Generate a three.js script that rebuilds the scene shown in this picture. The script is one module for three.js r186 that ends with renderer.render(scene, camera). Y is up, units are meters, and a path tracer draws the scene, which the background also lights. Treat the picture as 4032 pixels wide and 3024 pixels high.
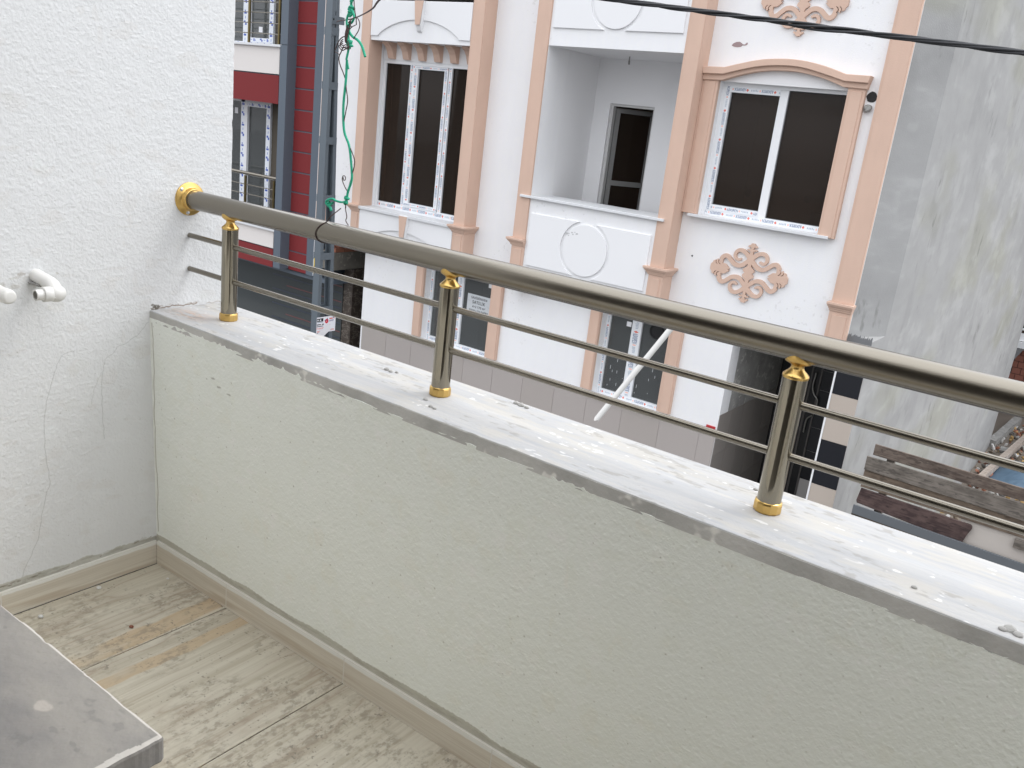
import * as THREE from 'three';
import { RoundedBoxGeometry } from 'three/addons/geometries/RoundedBoxGeometry.js';
import { ConvexGeometry } from 'three/addons/geometries/ConvexGeometry.js';
import { mergeGeometries, mergeVertices, toCreasedNormals } from 'three/addons/utils/BufferGeometryUtils.js';
import { ImprovedNoise } from 'three/addons/math/ImprovedNoise.js';

// ───────────────────────── camera, sky, sun, exposure ─────────────────────────
const W = 1024, H = 768;
const scene = new THREE.Scene();
const camera = new THREE.PerspectiveCamera(47.42, W / H, 0.05, 400);
camera.position.set(2.48245, 1.6, 1.56205);
camera.rotation.order = 'YXZ';
camera.rotation.set(-0.29175904, 0.60630106, 0.11783482);
const renderer = new THREE.WebGLRenderer({ antialias: true });
renderer.setSize(W, H);
renderer.toneMapping = THREE.LinearToneMapping;
renderer.toneMappingExposure = 2.0;
renderer.shadowMap.enabled = true;
const SUN = new THREE.Vector3(0.32, 0.82, -0.48).normalize();
{ // overcast sky: brighter towards the zenith, a wide soft glow round the veiled sun
  const w = 256, h = 128, d = new Float32Array(w * h * 4), v = new THREE.Vector3(), nz = new ImprovedNoise();
  for (let j = 0; j < h; j++) for (let i = 0; i < w; i++) {
    const th = ((j + 0.5) / h - 0.5) * Math.PI, ph = ((i + 0.5) / w - 0.5) * 2 * Math.PI;
    v.set(Math.cos(th) * Math.cos(ph), Math.sin(th), Math.cos(th) * Math.sin(ph));
    const up = Math.max(0, v.y), cl = 1 + 0.10 * nz.noise(v.x * 3, v.y * 5, v.z * 3) + 0.05 * nz.noise(v.x * 9, v.y * 12, v.z * 9);
    const g = Math.exp(-(1 - v.dot(SUN)) * 4.5);
    const L = v.y < -0.02 ? 0.35 : 1.32 * (0.50 + 0.50 * up) * cl + 0.30 * g;
    const k = (j * w + i) * 4;
    d[k] = L * 0.965; d[k + 1] = L * 0.99; d[k + 2] = L * 1.045; d[k + 3] = 1;
  }
  const t = new THREE.DataTexture(d, w, h, THREE.RGBAFormat, THREE.FloatType);
  t.mapping = THREE.EquirectangularReflectionMapping; t.magFilter = t.minFilter = THREE.LinearFilter; t.needsUpdate = true;
  scene.background = t; scene.environment = t;
}
const sun = new THREE.DirectionalLight(new THREE.Color(1, 0.965, 0.91), 0.5);
sun.position.copy(SUN).multiplyScalar(40); sun.target.position.set(0, 0, 0);
sun.castShadow = true; sun.shadow.radius = 36; sun.shadow.mapSize.set(2048, 2048);
Object.assign(sun.shadow.camera, { left: -16, right: 16, top: 16, bottom: -16, near: 1, far: 90 });
scene.add(sun, sun.target);

// ───────────────────────── helpers ─────────────────────────
let seed = 12345;
const rnd = () => { seed = (seed * 1664525 + 1013904223) >>> 0; return seed / 4294967296; };
const rr = (a, b) => a + (b - a) * rnd();
const names = {};
const numbered = n => { const k = names[n] = (names[n] ?? -1) + 1; return k ? n + '_' + String(k).padStart(3, '0') : n; };
function thing(name, label, category, group, pos) {
  const g = new THREE.Group(); g.name = numbered(name); g.userData = { label, category };
  if (group) g.userData.group = group;
  if (pos) g.position.set(...pos);
  scene.add(g); return g;
}
function mesh(name, geo, mat, parent) {
  const m = new THREE.Mesh(Array.isArray(geo) ? (geo.length > 1 ? merge(geo) : geo[0]) : geo, mat);
  m.name = parent ? name : numbered(name); m.castShadow = m.receiveShadow = true;
  if (parent) parent.add(m); else scene.add(m);
  return m;
}
function single(name, label, category, geo, mat, group) {
  const m = mesh(name, geo, mat); m.userData = { label, category }; if (group) m.userData.group = group; return m;
}
function struct(name, geo, mat) { const m = mesh(name, geo, mat); m.userData.kind = 'structure'; return m; }
function clean(g) {
  let n = g.index ? g.toNonIndexed() : g.clone();
  for (const k of Object.keys(n.attributes)) if (!['position', 'normal', 'uv'].includes(k)) n.deleteAttribute(k);
  if (!n.attributes.normal) n.computeVertexNormals();
  if (!n.attributes.uv) n.setAttribute('uv', new THREE.BufferAttribute(new Float32Array(n.attributes.position.count * 2), 2));
  n.morphAttributes = {}; n.groups = []; n.clearGroups();
  return n;
}
const merge = gs => mergeGeometries(gs.map(clean), false);
// uv in metres, taken from the side a face looks to
function tri(g) {
  const n = clean(g), p = n.attributes.position, uv = n.attributes.uv;
  const a = new THREE.Vector3(), b = new THREE.Vector3(), c = new THREE.Vector3();
  for (let i = 0; i < p.count; i += 3) {
    a.fromBufferAttribute(p, i); b.fromBufferAttribute(p, i + 1); c.fromBufferAttribute(p, i + 2);
    b.sub(a); c.sub(a); b.cross(c);
    const x = Math.abs(b.x), y = Math.abs(b.y), z = Math.abs(b.z);
    for (let k = i; k < i + 3; k++) {
      if (z >= x && z >= y) uv.setXY(k, p.getX(k), p.getY(k));
      else if (x >= y) uv.setXY(k, p.getZ(k), p.getY(k));
      else uv.setXY(k, p.getX(k), p.getZ(k));
    }
  }
  return n;
}
function bx(x0, x1, y0, y1, z0, z1) {
  const g = new THREE.BoxGeometry(x1 - x0, y1 - y0, z1 - z0); g.translate((x0 + x1) / 2, (y0 + y1) / 2, (z0 + z1) / 2); return tri(g);
}
function rb(x0, x1, y0, y1, z0, z1, r = 0.004, s = 2) {
  const g = new RoundedBoxGeometry(x1 - x0, y1 - y0, z1 - z0, s, r); g.translate((x0 + x1) / 2, (y0 + y1) / 2, (z0 + z1) / 2); return tri(g);
}
// a plate cut to an outline in x,y, from depth z0 to z1, with holes; optional bevel
function plate(pts, z0, z1, holes = [], bevel = 0) {
  const s = new THREE.Shape(pts.map(p => new THREE.Vector2(...p)));
  for (const h of holes) s.holes.push(new THREE.Path(h.map(p => new THREE.Vector2(...p))));
  const g = new THREE.ExtrudeGeometry(s, { depth: z1 - z0 - bevel, bevelEnabled: bevel > 0, bevelThickness: bevel, bevelSize: bevel, bevelOffset: -bevel, bevelSegments: 2, curveSegments: 24 });
  g.translate(0, 0, z0); return tri(g);
}
const rect = (x0, x1, y0, y1) => [[x0, y0], [x1, y0], [x1, y1], [x0, y1]];
const ring = (cx, cy, r, n = 64) => Array.from({ length: n }, (_, i) => [cx + r * Math.cos(i / n * 2 * Math.PI), cy + r * Math.sin(i / n * 2 * Math.PI)]);
function tube(pts, r, seg = 40, rad = 8, closed = false) {
  return new THREE.TubeGeometry(new THREE.CatmullRomCurve3(pts.map(p => new THREE.Vector3(...p)), closed, 'centripetal'), seg, r, rad, closed);
}
function rod(a, b, r, rad = 16) {
  const A = new THREE.Vector3(...a), B = new THREE.Vector3(...b), d = B.clone().sub(A), g = new THREE.CylinderGeometry(r, r, d.length(), rad);
  g.applyQuaternion(new THREE.Quaternion().setFromUnitVectors(new THREE.Vector3(0, 1, 0), d.clone().normalize()));
  g.translate((A.x + B.x) / 2, (A.y + B.y) / 2, (A.z + B.z) / 2); return g;
}
// moulding running round left side, front and right side of a pier; levels = [y, overhang] from top to bottom
function moulding(x0, x1, zb, zf, levels, left = 1, right = 1) {
  const pos = [];
  const R = ([y, o]) => [[x0 - o * left, y, zb], [x0 - o * left, y, zf + o], [x1 + o * right, y, zf + o], [x1 + o * right, y, zb]];
  const quad = (a, b, c, d) => pos.push(...a, ...b, ...c, ...a, ...c, ...d);
  for (let i = 0; i + 1 < levels.length; i++) { const t = R(levels[i]), u = R(levels[i + 1]); for (let k = 0; k < 3; k++) quad(u[k], u[k + 1], t[k + 1], t[k]); }
  const t = R(levels[0]), u = R(levels.at(-1)); quad(t[0], t[1], t[2], t[3]); quad(u[3], u[2], u[1], u[0]);
  const g = new THREE.BufferGeometry(); g.setAttribute('position', new THREE.Float32BufferAttribute(pos, 3)); g.computeVertexNormals(); return tri(g);
}

// ───────────────────────── textures ─────────────────────────
function lattice(n, s) { const a = new Float32Array(n * n); let q = s >>> 0; for (let i = 0; i < a.length; i++) { q = (q * 1664525 + 1013904223) >>> 0; a[i] = q / 4294967296; } return a; }
const L256 = lattice(256, 77);
const sm = t => t * t * (3 - 2 * t);
function vn(x, y, px = 256, py = 256) { // value noise, periodic in px, py cells
  const xi = Math.floor(x), yi = Math.floor(y), fx = sm(x - xi), fy = sm(y - yi);
  const X0 = ((xi % px) + px) % px, X1 = (X0 + 1) % px, Y0 = ((yi % py) + py) % py, Y1 = (Y0 + 1) % py;
  const g = (i, j) => L256[(j & 255) * 256 + (i & 255)];
  return (g(X0, Y0) * (1 - fx) + g(X1, Y0) * fx) * (1 - fy) + (g(X0, Y1) * (1 - fx) + g(X1, Y1) * fx) * fy;
}
function fbm(u, v, fx, fy, oct = 4, gain = 0.5, off = 0) { // u,v in 0..1, tiles
  let s = 0, a = 1, t = 0;
  for (let o = 0; o < oct; o++) { s += a * vn(u * fx + off * 17.3 * (o + 1), v * fy + off * 9.1, fx, fy); t += a; a *= gain; fx *= 2; fy *= 2; }
  return s / t;
}
const cl = (x, a = 0, b = 1) => Math.min(b, Math.max(a, x));
const step = (a, b, x) => sm(cl((x - a) / (b - a)));
const mix = (a, b, t) => a.map((x, i) => x + (b[i] - x) * t);
const enc = x => Math.round(255 * Math.pow(cl(x), 1 / 2.2));
function colorTex(w, h, fn, size, off) { // fn(u,v) -> linear rgb ; size = metres covered
  const d = new Uint8Array(w * h * 4);
  for (let j = 0; j < h; j++) for (let i = 0; i < w; i++) {
    const c = fn((i + 0.5) / w, (j + 0.5) / h), k = (j * w + i) * 4;
    d[k] = enc(c[0]); d[k + 1] = enc(c[1]); d[k + 2] = enc(c[2]); d[k + 3] = 255;
  }
  return finish(new THREE.DataTexture(d, w, h, THREE.RGBAFormat), true, size, off);
}
function grayTex(w, h, fn, size, off) {
  const d = new Uint8Array(w * h * 4);
  for (let j = 0; j < h; j++) for (let i = 0; i < w; i++) { const c = Math.round(255 * cl(fn((i + 0.5) / w, (j + 0.5) / h))), k = (j * w + i) * 4; d[k] = d[k + 1] = d[k + 2] = c; d[k + 3] = 255; }
  return finish(new THREE.DataTexture(d, w, h, THREE.RGBAFormat), false, size, off);
}
function finish(t, srgb, size, off) {
  if (srgb) t.colorSpace = THREE.SRGBColorSpace;
  t.wrapS = t.wrapT = THREE.RepeatWrapping; t.magFilter = THREE.LinearFilter; t.minFilter = THREE.LinearMipmapLinearFilter; t.generateMipmaps = true;
  if (size) { t.repeat.set(1 / size[0], 1 / size[1]); if (off) t.offset.set(-off[0] / size[0], -off[1] / size[1]); }
  t.needsUpdate = true; return t;
}
const std = o => new THREE.MeshStandardMaterial({ roughness: 0.85, metalness: 0, ...o });
const lin = (r, g, b) => new THREE.Color().setRGB(r, g, b);

// sprayed stucco relief: grains about 6 to 12 mm
const stuccoBump = grayTex(1024, 1024, (u, v) => {
  const a = fbm(u, v, 130, 130, 3, 0.6), b = fbm(u, v, 52, 60, 3, 0.55, 3), c = fbm(u, v, 9, 9, 2, 0.5, 1);
  return 0.15 + 0.75 * Math.pow(cl(a * 0.62 + b * 0.38), 1.3) + 0.12 * (c - 0.5);
}, [0.9, 0.9]);
const plasterBump = grayTex(1536, 768, (u, v) => {
  const a = fbm(u, v, 200, 100, 3, 0.62, 2), b = fbm(u, v, 90, 48, 3, 0.55, 5), c = fbm(u, v, 6, 3, 3, 0.5, 4), lumps = Math.pow(b, 2.2) * step(0.35, 0.65, c);
  return 0.2 + 0.38 * a + 0.34 * lumps + 0.1 * c;
}, [1.4, 0.7]);
const fineBump = grayTex(512, 512, (u, v) => fbm(u, v, 64, 64, 4, 0.6, 6), [0.5, 0.5]);

// left wall: white paint, hairline cracks, grime at the slab joint and over the skirting (z −0.3…1.3, y 0…2.8)
function canvasTex(w, h, draw, size, off, repeatMode = true) {
  const c = document.createElement('canvas'); c.width = w; c.height = h; const x = c.getContext('2d'); draw(x, w, h);
  const t = new THREE.CanvasTexture(c); return finish(t, true, size, off);
}
const css = (r, g, b, a = 1) => `rgba(${Math.round(r)},${Math.round(g)},${Math.round(b)},${a})`;
function blotch(x, cx, cy, rx, ry, col, n = 14, jag = 0.35) {
  x.fillStyle = col; x.beginPath();
  for (let i = 0; i < n; i++) { const a = i / n * 2 * Math.PI, k = 1 - jag * rnd(); const px = cx + rx * k * Math.cos(a), py = cy + ry * k * Math.sin(a); i ? x.lineTo(px, py) : x.moveTo(px, py); }
  x.closePath(); x.fill();
}
function crack(x, pts, wd, col) {
  x.strokeStyle = col; x.lineWidth = wd; x.lineJoin = 'round'; x.beginPath();
  pts.forEach((p, i) => { if (!i) return x.moveTo(...p); const q = pts[i - 1]; for (let k = 1; k <= 6; k++) x.lineTo(q[0] + (p[0] - q[0]) * k / 6 + rr(-1.6, 1.6), q[1] + (p[1] - q[1]) * k / 6 + rr(-1.6, 1.6)); });
  x.stroke();
}
const leftWallMap = canvasTex(1024, 1792, (x, w, h) => {
  x.fillStyle = css(216, 217, 217); x.fillRect(0, 0, w, h);
  const P = (z, y) => [(z + 0.3) / 1.6 * w, h - y / 2.8 * h];
  for (let i = 0; i < 900; i++) { const p = [rr(0, w), rr(0, h)]; blotch(x, ...p, rr(4, 36), rr(3, 22), rnd() < 0.5 ? css(222, 223, 223, 0.35) : css(204, 205, 201, 0.22), 9, 0.5); }
  for (let i = 0; i < 260; i++) blotch(x, rr(0, w), rr(0, h), rr(0.8, 2.2), rr(0.8, 2), css(150, 148, 142, rr(0.3, 0.7)), 7, 0.5);
  // cracks
  crack(x, [P(0.03, 0.86), P(0.07, 0.82), P(0.135, 0.79), P(0.178, 0.755), P(0.19, 0.70), P(0.188, 0.6), P(0.186, 0.5)], 1.0, css(150, 152, 148, 0.55));
  crack(x, [P(0.27, 0.80), P(0.31, 0.79), P(0.345, 0.71), P(0.37, 0.60), P(0.368, 0.50), P(0.358, 0.40), P(0.385, 0.31), P(0.40, 0.22), P(0.45, 0.13), P(0.455, 0.08)], 1.0, css(150, 150, 146, 0.6));
  crack(x, [P(0.19, 0.72), P(0.215, 0.66), P(0.225, 0.62)], 0.9, css(170, 170, 166, 0.6));
  // dirty open joint where the marble meets the wall
  crack(x, [P(0.0, 0.902), P(-0.05, 0.904), P(-0.10, 0.901), P(-0.145, 0.903)], 2.2, css(120, 104, 90, 0.75)); crack(x, [P(-0.18, 0.9), P(-0.235, 0.902)], 1.4, css(150, 138, 126, 0.6));
  for (let i = 0; i < 14; i++) { const z = rr(-0.15, 0.02); blotch(x, ...P(z, 0.904 + rr(-0.002, 0.007)), rr(2, 9), rr(1, 2), css(150, 136, 122, rr(0.25, 0.6)), 9, 0.6); }
  for (let i = 0; i < 10; i++) blotch(x, ...P(rr(-0.005, 0.018), 0.905 + rr(-0.006, 0.008)), rr(3, 7), rr(2, 5), css(96, 90, 82, 0.7), 9, 0.6);
  // cement smear left bare above the skirting tiles
  x.fillStyle = css(178, 175, 164, 0.8); x.beginPath(); x.moveTo(...P(-0.3, 0.07)); for (let i = 0; i <= 320; i++) x.lineTo(...P(-0.3 + i * 0.005, 0.102 + 0.016 * (vn(i * 0.09, 3.3) - 0.4) + rr(-0.0018, 0.0018))); x.lineTo(...P(1.3, 0.07)); x.fill();
  for (let i = 0; i < 150; i++) blotch(x, ...P(rr(0, 1.3), 0.093 + rr(-0.006, 0.012)), rr(5, 24), rr(2, 5), css(150, 147, 136, rr(0.1, 0.35)), 10, 0.5);
  for (let i = 0; i < 22; i++) blotch(x, ...P(rr(0.02, 0.8), 0.096 + rr(-0.004, 0.008)), rr(3, 14), rr(1, 3), css(112, 104, 92, rr(0.3, 0.7)), 10, 0.6);
  // bare patches round the water pipes
  for (let i = 0; i < 26; i++) blotch(x, ...P(0.40 + rr(-0.09, 0.09), 1.02 + rr(-0.02, 0.025)), rr(3, 12), rr(2, 6), css(176, 172, 164, rr(0.2, 0.55)), 10, 0.6);
  blotch(x, ...P(0.49, 1.04), 8, 4, css(70, 66, 60, 0.9), 10, 0.5);
}, [1.6, 2.8], [-0.3, 0]);

// parapet plaster: greenish white, dusty, cement band over the skirting (x 0…4.2, y 0…0.9)
const parapetMap = canvasTex(2048, 440, (x, w, h) => {
  x.fillStyle = css(233, 236, 229); x.fillRect(0, 0, w, h);
  const P = (X, y) => [X / 4.2 * w, h - y / 0.9 * h];
  for (let i = 0; i < 1500; i++) blotch(x, rr(0, w), rr(0, h), rr(3, 30), rr(2, 26), rnd() < 0.5 ? css(240, 240, 234, 0.25) : css(227, 227, 219, 0.16), 9, 0.5);
  for (let i = 0; i < 700; i++) blotch(x, rr(0, w), rr(0, h), rr(0.5, 1.8), rr(0.5, 1.6), css(146, 142, 128, rr(0.25, 0.65)), 7, 0.5);
  x.fillStyle = css(182, 179, 167, 0.85); x.beginPath(); x.moveTo(...P(0, 0.07)); for (let i = 0; i <= 840; i++) x.lineTo(...P(i * 0.005, 0.110 + 0.012 * (vn(i * 0.05, 8.3) - 0.5) + rr(-0.0015, 0.0015))); x.lineTo(...P(4.2, 0.07)); x.fill();
  for (let i = 0; i < 260; i++) { const X = rr(0, 4.2); blotch(x, ...P(X, 0.098 + rr(-0.008, 0.010)), rr(6, 30), rr(1.5, 4), css(160, 156, 143, rr(0.1, 0.3)), 10, 0.5); }
  for (const [X, y] of [[0.33, 0.76], [0.36, 0.74], [0.41, 0.73]]) blotch(x, ...P(X, y), 7, 2, css(140, 138, 128, 0.5), 10, 0.6);
  crack(x, [P(0.012, 0.86), P(0.016, 0.7), P(0.010, 0.5), P(0.015, 0.3), P(0.008, 0.12)], 1.6, css(150, 145, 130, 0.8));
}, [4.2, 0.9], [0, 0]);

// marble coping: pale grey, long veins, plaster splashes (x 0…4.2, z −0.25…0.01)
const copingMap = colorTex(2048, 256, (u, v) => {
  const warp = fbm(u, v, 12, 3, 3, 0.5, 2);
  const s = fbm(u, v + warp * 0.12, 14, 26, 4, 0.55), vein = Math.pow(1 - Math.abs(2 * fbm(u, v + warp * 0.2, 9, 11, 4, 0.55, 5) - 1), 9);
  const dust = fbm(u, v, 40, 8, 4, 0.6, 7);
  let c = mix([0.435, 0.44, 0.445], [0.495, 0.487, 0.47], step(0.25, 0.75, s));
  c = mix(c, [0.37, 0.38, 0.405], vein * 0.3);
  c = mix(c, [0.52, 0.49, 0.43], 0.5 * step(0.5, 0.72, dust));
  const x = u * 4.2;
  const ou = Math.exp(-(((x - 0.10) / 0.07) ** 2) - (((v - 0.78) / 0.16) ** 2)) * step(0.35, 0.6, fbm(u, v, 120, 16, 3, 0.6, 4));
  c = mix(c, [0.52, 0.32, 0.2], 0.65 * ou);                                           // rust stain beside the wall
  const dirt = step(0.60, 0.70, fbm(u, v, 110, 20, 4, 0.6, 11)) * step(0.45, 0.6, fbm(u, v, 24, 4, 2, 0.5, 12));
  c = mix(c, [0.30, 0.28, 0.25], dirt * 0.55);
  const white = step(0.765, 0.78, fbm(u, v, 150, 18, 3, 0.42, 21)) * step(0.42, 0.6, fbm(u, v, 20, 4, 2, 0.5, 22));
  c = mix(c, [0.80, 0.79, 0.76], white * 0.6);
  return c;
}, [4.2, 0.26], [0, -0.25]);
const sillMap = colorTex(1024, 512, (u, v) => {
  const s = fbm(u, v, 7, 5, 5, 0.55), b = fbm(u, v, 3, 3, 3, 0.5, 4), sp = fbm(u, v, 22, 14, 4, 0.5, 9);
  let c = mix([0.20, 0.19, 0.178], [0.29, 0.272, 0.24], step(0.3, 0.7, s));
  c = mix(c, [0.21, 0.21, 0.225], 0.6 * step(0.5, 0.7, b));
  c = mix(c, [0.27, 0.25, 0.22], 0.3 * step(0.6, 0.75, sp));
  c = mix(c, [0.15, 0.145, 0.135], 0.4 * step(0.68, 0.76, fbm(u, v, 60, 30, 3, 0.6, 2)));
  const x = u * 1.4 + 0.4, z = v * 0.5 + 1.0, chip = 0.004 + 0.007 * fbm(u, v, 40, 30, 3, 0.6, 13); // chalky chipped arris and one mortar splash
  const spl = Math.hypot((x - 1.603) / 0.017, (z - 1.154) / 0.010) + 0.9 * (fbm(u, v, 50, 24, 3, 0.6, 17) - 0.5);
  c = mix(c, [0.44, 0.40, 0.35], 0.7 * (1 - step(0.7, 1, spl)));
  return z < 1.0895 + chip * 0.5 || x > 1.741 - chip ? mix(c, [0.55, 0.52, 0.47], 0.8) : c;
}, [1.4, 0.5], [0.4, 1.0]);
// floor tiles printed like weathered boards; grain runs along z
function floorTex(off, tan) {
  return colorTex(512, 1024, (u, v) => {
    const wv = 0.028 * (fbm(u, v, 3, 4, 3, 0.5, off) - 0.5);
    const g = fbm(u + wv, v, 22, 2, 4, 0.55, off), fine = fbm(u + wv, v, 110, 5, 3, 0.6, off + 1);
    let c = mix([0.44, 0.395, 0.305], [0.555, 0.515, 0.42], step(0.3, 0.68, g * 0.66 + fine * 0.34));
    for (const [fq, wgt, e] of [[7, 0.6, 30], [15, 0.5, 16]]) { // long brown veins, doubling and fading
      const q = fbm(u + wv * 1.7, v, fq, 2, 3, 0.45, off + 2 + fq), vein = Math.pow(1 - Math.abs(2 * q - 1), e) * step(0.42, 0.62, fbm(u, v, 5, 3, 2, 0.5, off + 7 + fq));
      c = mix(c, [0.31, 0.235, 0.17], wgt * vein);
    }
    for (const [t, wd] of tan) { const d = Math.abs(u + wv * 0.8 + 0.03 * (fbm(u, v, 10, 14, 3, 0.6, off + 3) - 0.5) - t); c = mix(c, [0.49, 0.36, 0.215], 0.7 * (1 - step(wd * 0.75, wd, d)) * step(0.2, 0.5, fbm(u, v, 4, 5, 3, 0.6, off + 9))); }
    const dirt = step(0.42, 0.70, fbm(u, v, 40, 56, 5, 0.68, off + 4)) * step(0.36, 0.62, fbm(u, v, 5, 8, 3, 0.5, off + 5));
    c = mix(c, [0.25, 0.21, 0.155], 0.62 * dirt);
    const sp = step(0.74, 0.79, fbm(u, v, 70, 140, 2, 0.5, off + 6)) * step(0.4, 0.6, fbm(u, v, 9, 16, 2, 0.5, off + 8)); return mix(c, [0.17, 0.15, 0.12], 0.6 * sp);
  }, [0.545, 1.09]);
}
const skirtMap = colorTex(1024, 96, (u, v) => {
  const g = fbm(u, v, 6, 12, 4, 0.55, 3), f = fbm(u, v, 14, 40, 3, 0.6, 6);
  let c = mix([0.56, 0.505, 0.415], [0.66, 0.615, 0.525], step(0.3, 0.7, g * 0.6 + f * 0.4));
  c = mix(c, [0.40, 0.29, 0.18], 0.35 * step(0.62, 0.72, fbm(u, v, 5, 4, 3, 0.5, 9)));
  // slopped white paint along the top edge, with a few runs
  const edge = 0.90 - 0.07 * fbm(u, 0.3, 40, 2, 3, 0.6, 4) - 0.30 * step(0.90, 0.93, vn(u * 260, 3.5, 260, 8)) * step(0.6, 0.75, vn(u * 14, 7.5, 14, 16));
  return mix(c, [0.74, 0.73, 0.69], step(edge - 0.02, edge + 0.02, v));
}, [2.1, 0.086], [0, 0]);
// street front paints
const wallMap = colorTex(1024, 1024, (u, v) => {
  const a = fbm(u, v, 6, 6, 5, 0.55), b = fbm(u, v, 50, 12, 3, 0.6, 4), s = step(0.70, 0.78, fbm(u, v, 90, 90, 3, 0.6, 8)) * step(0.55, 0.7, fbm(u, v, 5, 5, 2, 0.5, 3));
  const k = 0.765 + 0.05 * a + 0.02 * b; return mix([k, k, k * 1.005], [0.5, 0.49, 0.47], 0.3 * s);
}, [4, 4]);
const pinkMap = colorTex(512, 512, (u, v) => {
  const a = fbm(u, v, 5, 5, 4, 0.55, 2), b = fbm(u, v, 40, 8, 3, 0.6, 5), k = 0.93 + 0.10 * a + 0.05 * b; return [0.615 * k, 0.438 * k, 0.345 * k];
}, [2, 2]);
// bare concrete render: trowel smears, vertical dribbles, pocks
const renderMap = colorTex(2048, 1024, (u, v) => {
  const wv = 0.012 * (fbm(u, v, 8, 8, 3, 0.5, 3) - 0.5);
  const s = fbm(u + wv, v, 70, 60, 4, 0.62, 1), big = fbm(u, v, 5, 8, 4, 0.55, 2), m = fbm(u + wv * 3, v, 17, 26, 5, 0.62, 6);
  let k = 0.245 + 0.19 * (s * 0.15 + big * 0.40 + m * 0.45);
  k += 0.03 * step(0.56, 0.72, m) - 0.03 * step(0.57, 0.75, fbm(u, v, 34, 12, 4, 0.6, 9));
  let c = [k, k * 1.0, k * 0.985];
  c = mix(c, [k * 0.9, k * 0.9, k * 0.80], step(0.5, 0.68, big));
  const run = step(0.66, 0.8, fbm(u + wv * 2, v, 90, 26, 4, 0.6, 14)) * step(0.5, 0.66, fbm(u, v, 11, 9, 3, 0.5, 15));
  c = mix(c, [0.15, 0.15, 0.14], 0.55 * run);
  const pale = step(0.6, 0.7, fbm(u, v, 30, 20, 4, 0.6, 19)); return mix(c, [0.44, 0.44, 0.43], 0.25 * pale);
}, [17, 10], [-25, -6]);
const concreteMap = colorTex(512, 512, (u, v) => { const k = 0.16 + 0.20 * fbm(u, v, 8, 8, 5, 0.6, 3); return mix([k, k * 0.98, k * 0.93], [0.5, 0.49, 0.46], 0.6 * step(0.68, 0.74, fbm(u, v, 20, 20, 3, 0.6, 7))); }, [1.2, 1.2]);
const marbleMap = colorTex(512, 512, (u, v) => {
  const wv = fbm(u, v, 4, 4, 4, 0.5, 3), a = fbm(u, v, 6, 6, 4, 0.55, 5), vn1 = Math.pow(1 - Math.abs(2 * fbm(u + 0.2 * wv, v, 5, 7, 4, 0.6, 6) - 1), 22);
  return mix(mix([0.03, 0.022, 0.018], [0.085, 0.065, 0.05], a), [0.36, 0.32, 0.27], 0.6 * vn1);
}, [0.6, 0.6]);
const boardMap = (a, b, off) => colorTex(512, 128, (u, v) => { const g = fbm(u, v, 5, 20, 4, 0.6, off), s = fbm(u, v, 14, 4, 4, 0.6, off + 2); let c = mix(a, b, step(0.3, 0.7, g * 0.5 + s * 0.5)); return mix(c, a.map(t => t * 0.45), 0.6 * step(0.6, 0.72, fbm(u, v, 22, 12, 3, 0.6, off + 4))); }, [1.6, 0.3]);
const asphaltMap = colorTex(512, 512, (u, v) => { const k = 0.045 + 0.03 * fbm(u, v, 60, 60, 3, 0.6) + 0.02 * fbm(u, v, 4, 4, 3); return [k, k, k * 1.02]; }, [2, 2]);

// printed protective film on the window profiles: word, red four-petal mark, faded ghost print
const filmMap = canvasTex(1024, 96, (x, w, h) => {
  x.fillStyle = css(226, 229, 232); x.fillRect(0, 0, w, h);
  for (let k = 0; k < 2; k++) {
    const ox = k * w / 2;
    x.fillStyle = css(214, 92, 70);
    for (const [dx, dy] of [[0, -13], [0, 13], [-13, 0], [13, 0]]) { x.beginPath(); x.ellipse(ox + 44 + dx, h / 2 + dy, 10, 10, 0, 0, 7); x.fill(); }
    x.fillStyle = css(24, 62, 112); x.font = 'bold 66px serif'; x.textBaseline = 'middle'; x.fillText('ADOPEN', ox + 72, h / 2 + 3, 222);
    x.fillStyle = css(236, 186, 172); x.beginPath(); x.ellipse(ox + 320, h / 2, 15, 18, 0, 0, 7); x.fill();
    x.fillStyle = css(172, 181, 192); for (let i = 0; i < 5; i++) x.fillRect(ox + 356 + i * 28, h / 2 - 16 + rr(-3, 3), rr(14, 22), rr(22, 34));
  }
}, null, null);
const blueFilmMap = canvasTex(512, 64, (x, w, h) => {
  x.fillStyle = css(222, 226, 232); x.fillRect(0, 0, w, h);
  x.fillStyle = css(52, 82, 170); x.fillRect(40, 8, 62, 24); x.fillRect(92, 26, 50, 26); x.fillStyle = css(120, 140, 190); x.fillRect(190, 24, 60, 10); x.fillStyle = css(52, 82, 170); x.fillRect(300, 10, 44, 40); x.fillRect(352, 28, 40, 14);
}, null, null);

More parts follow.
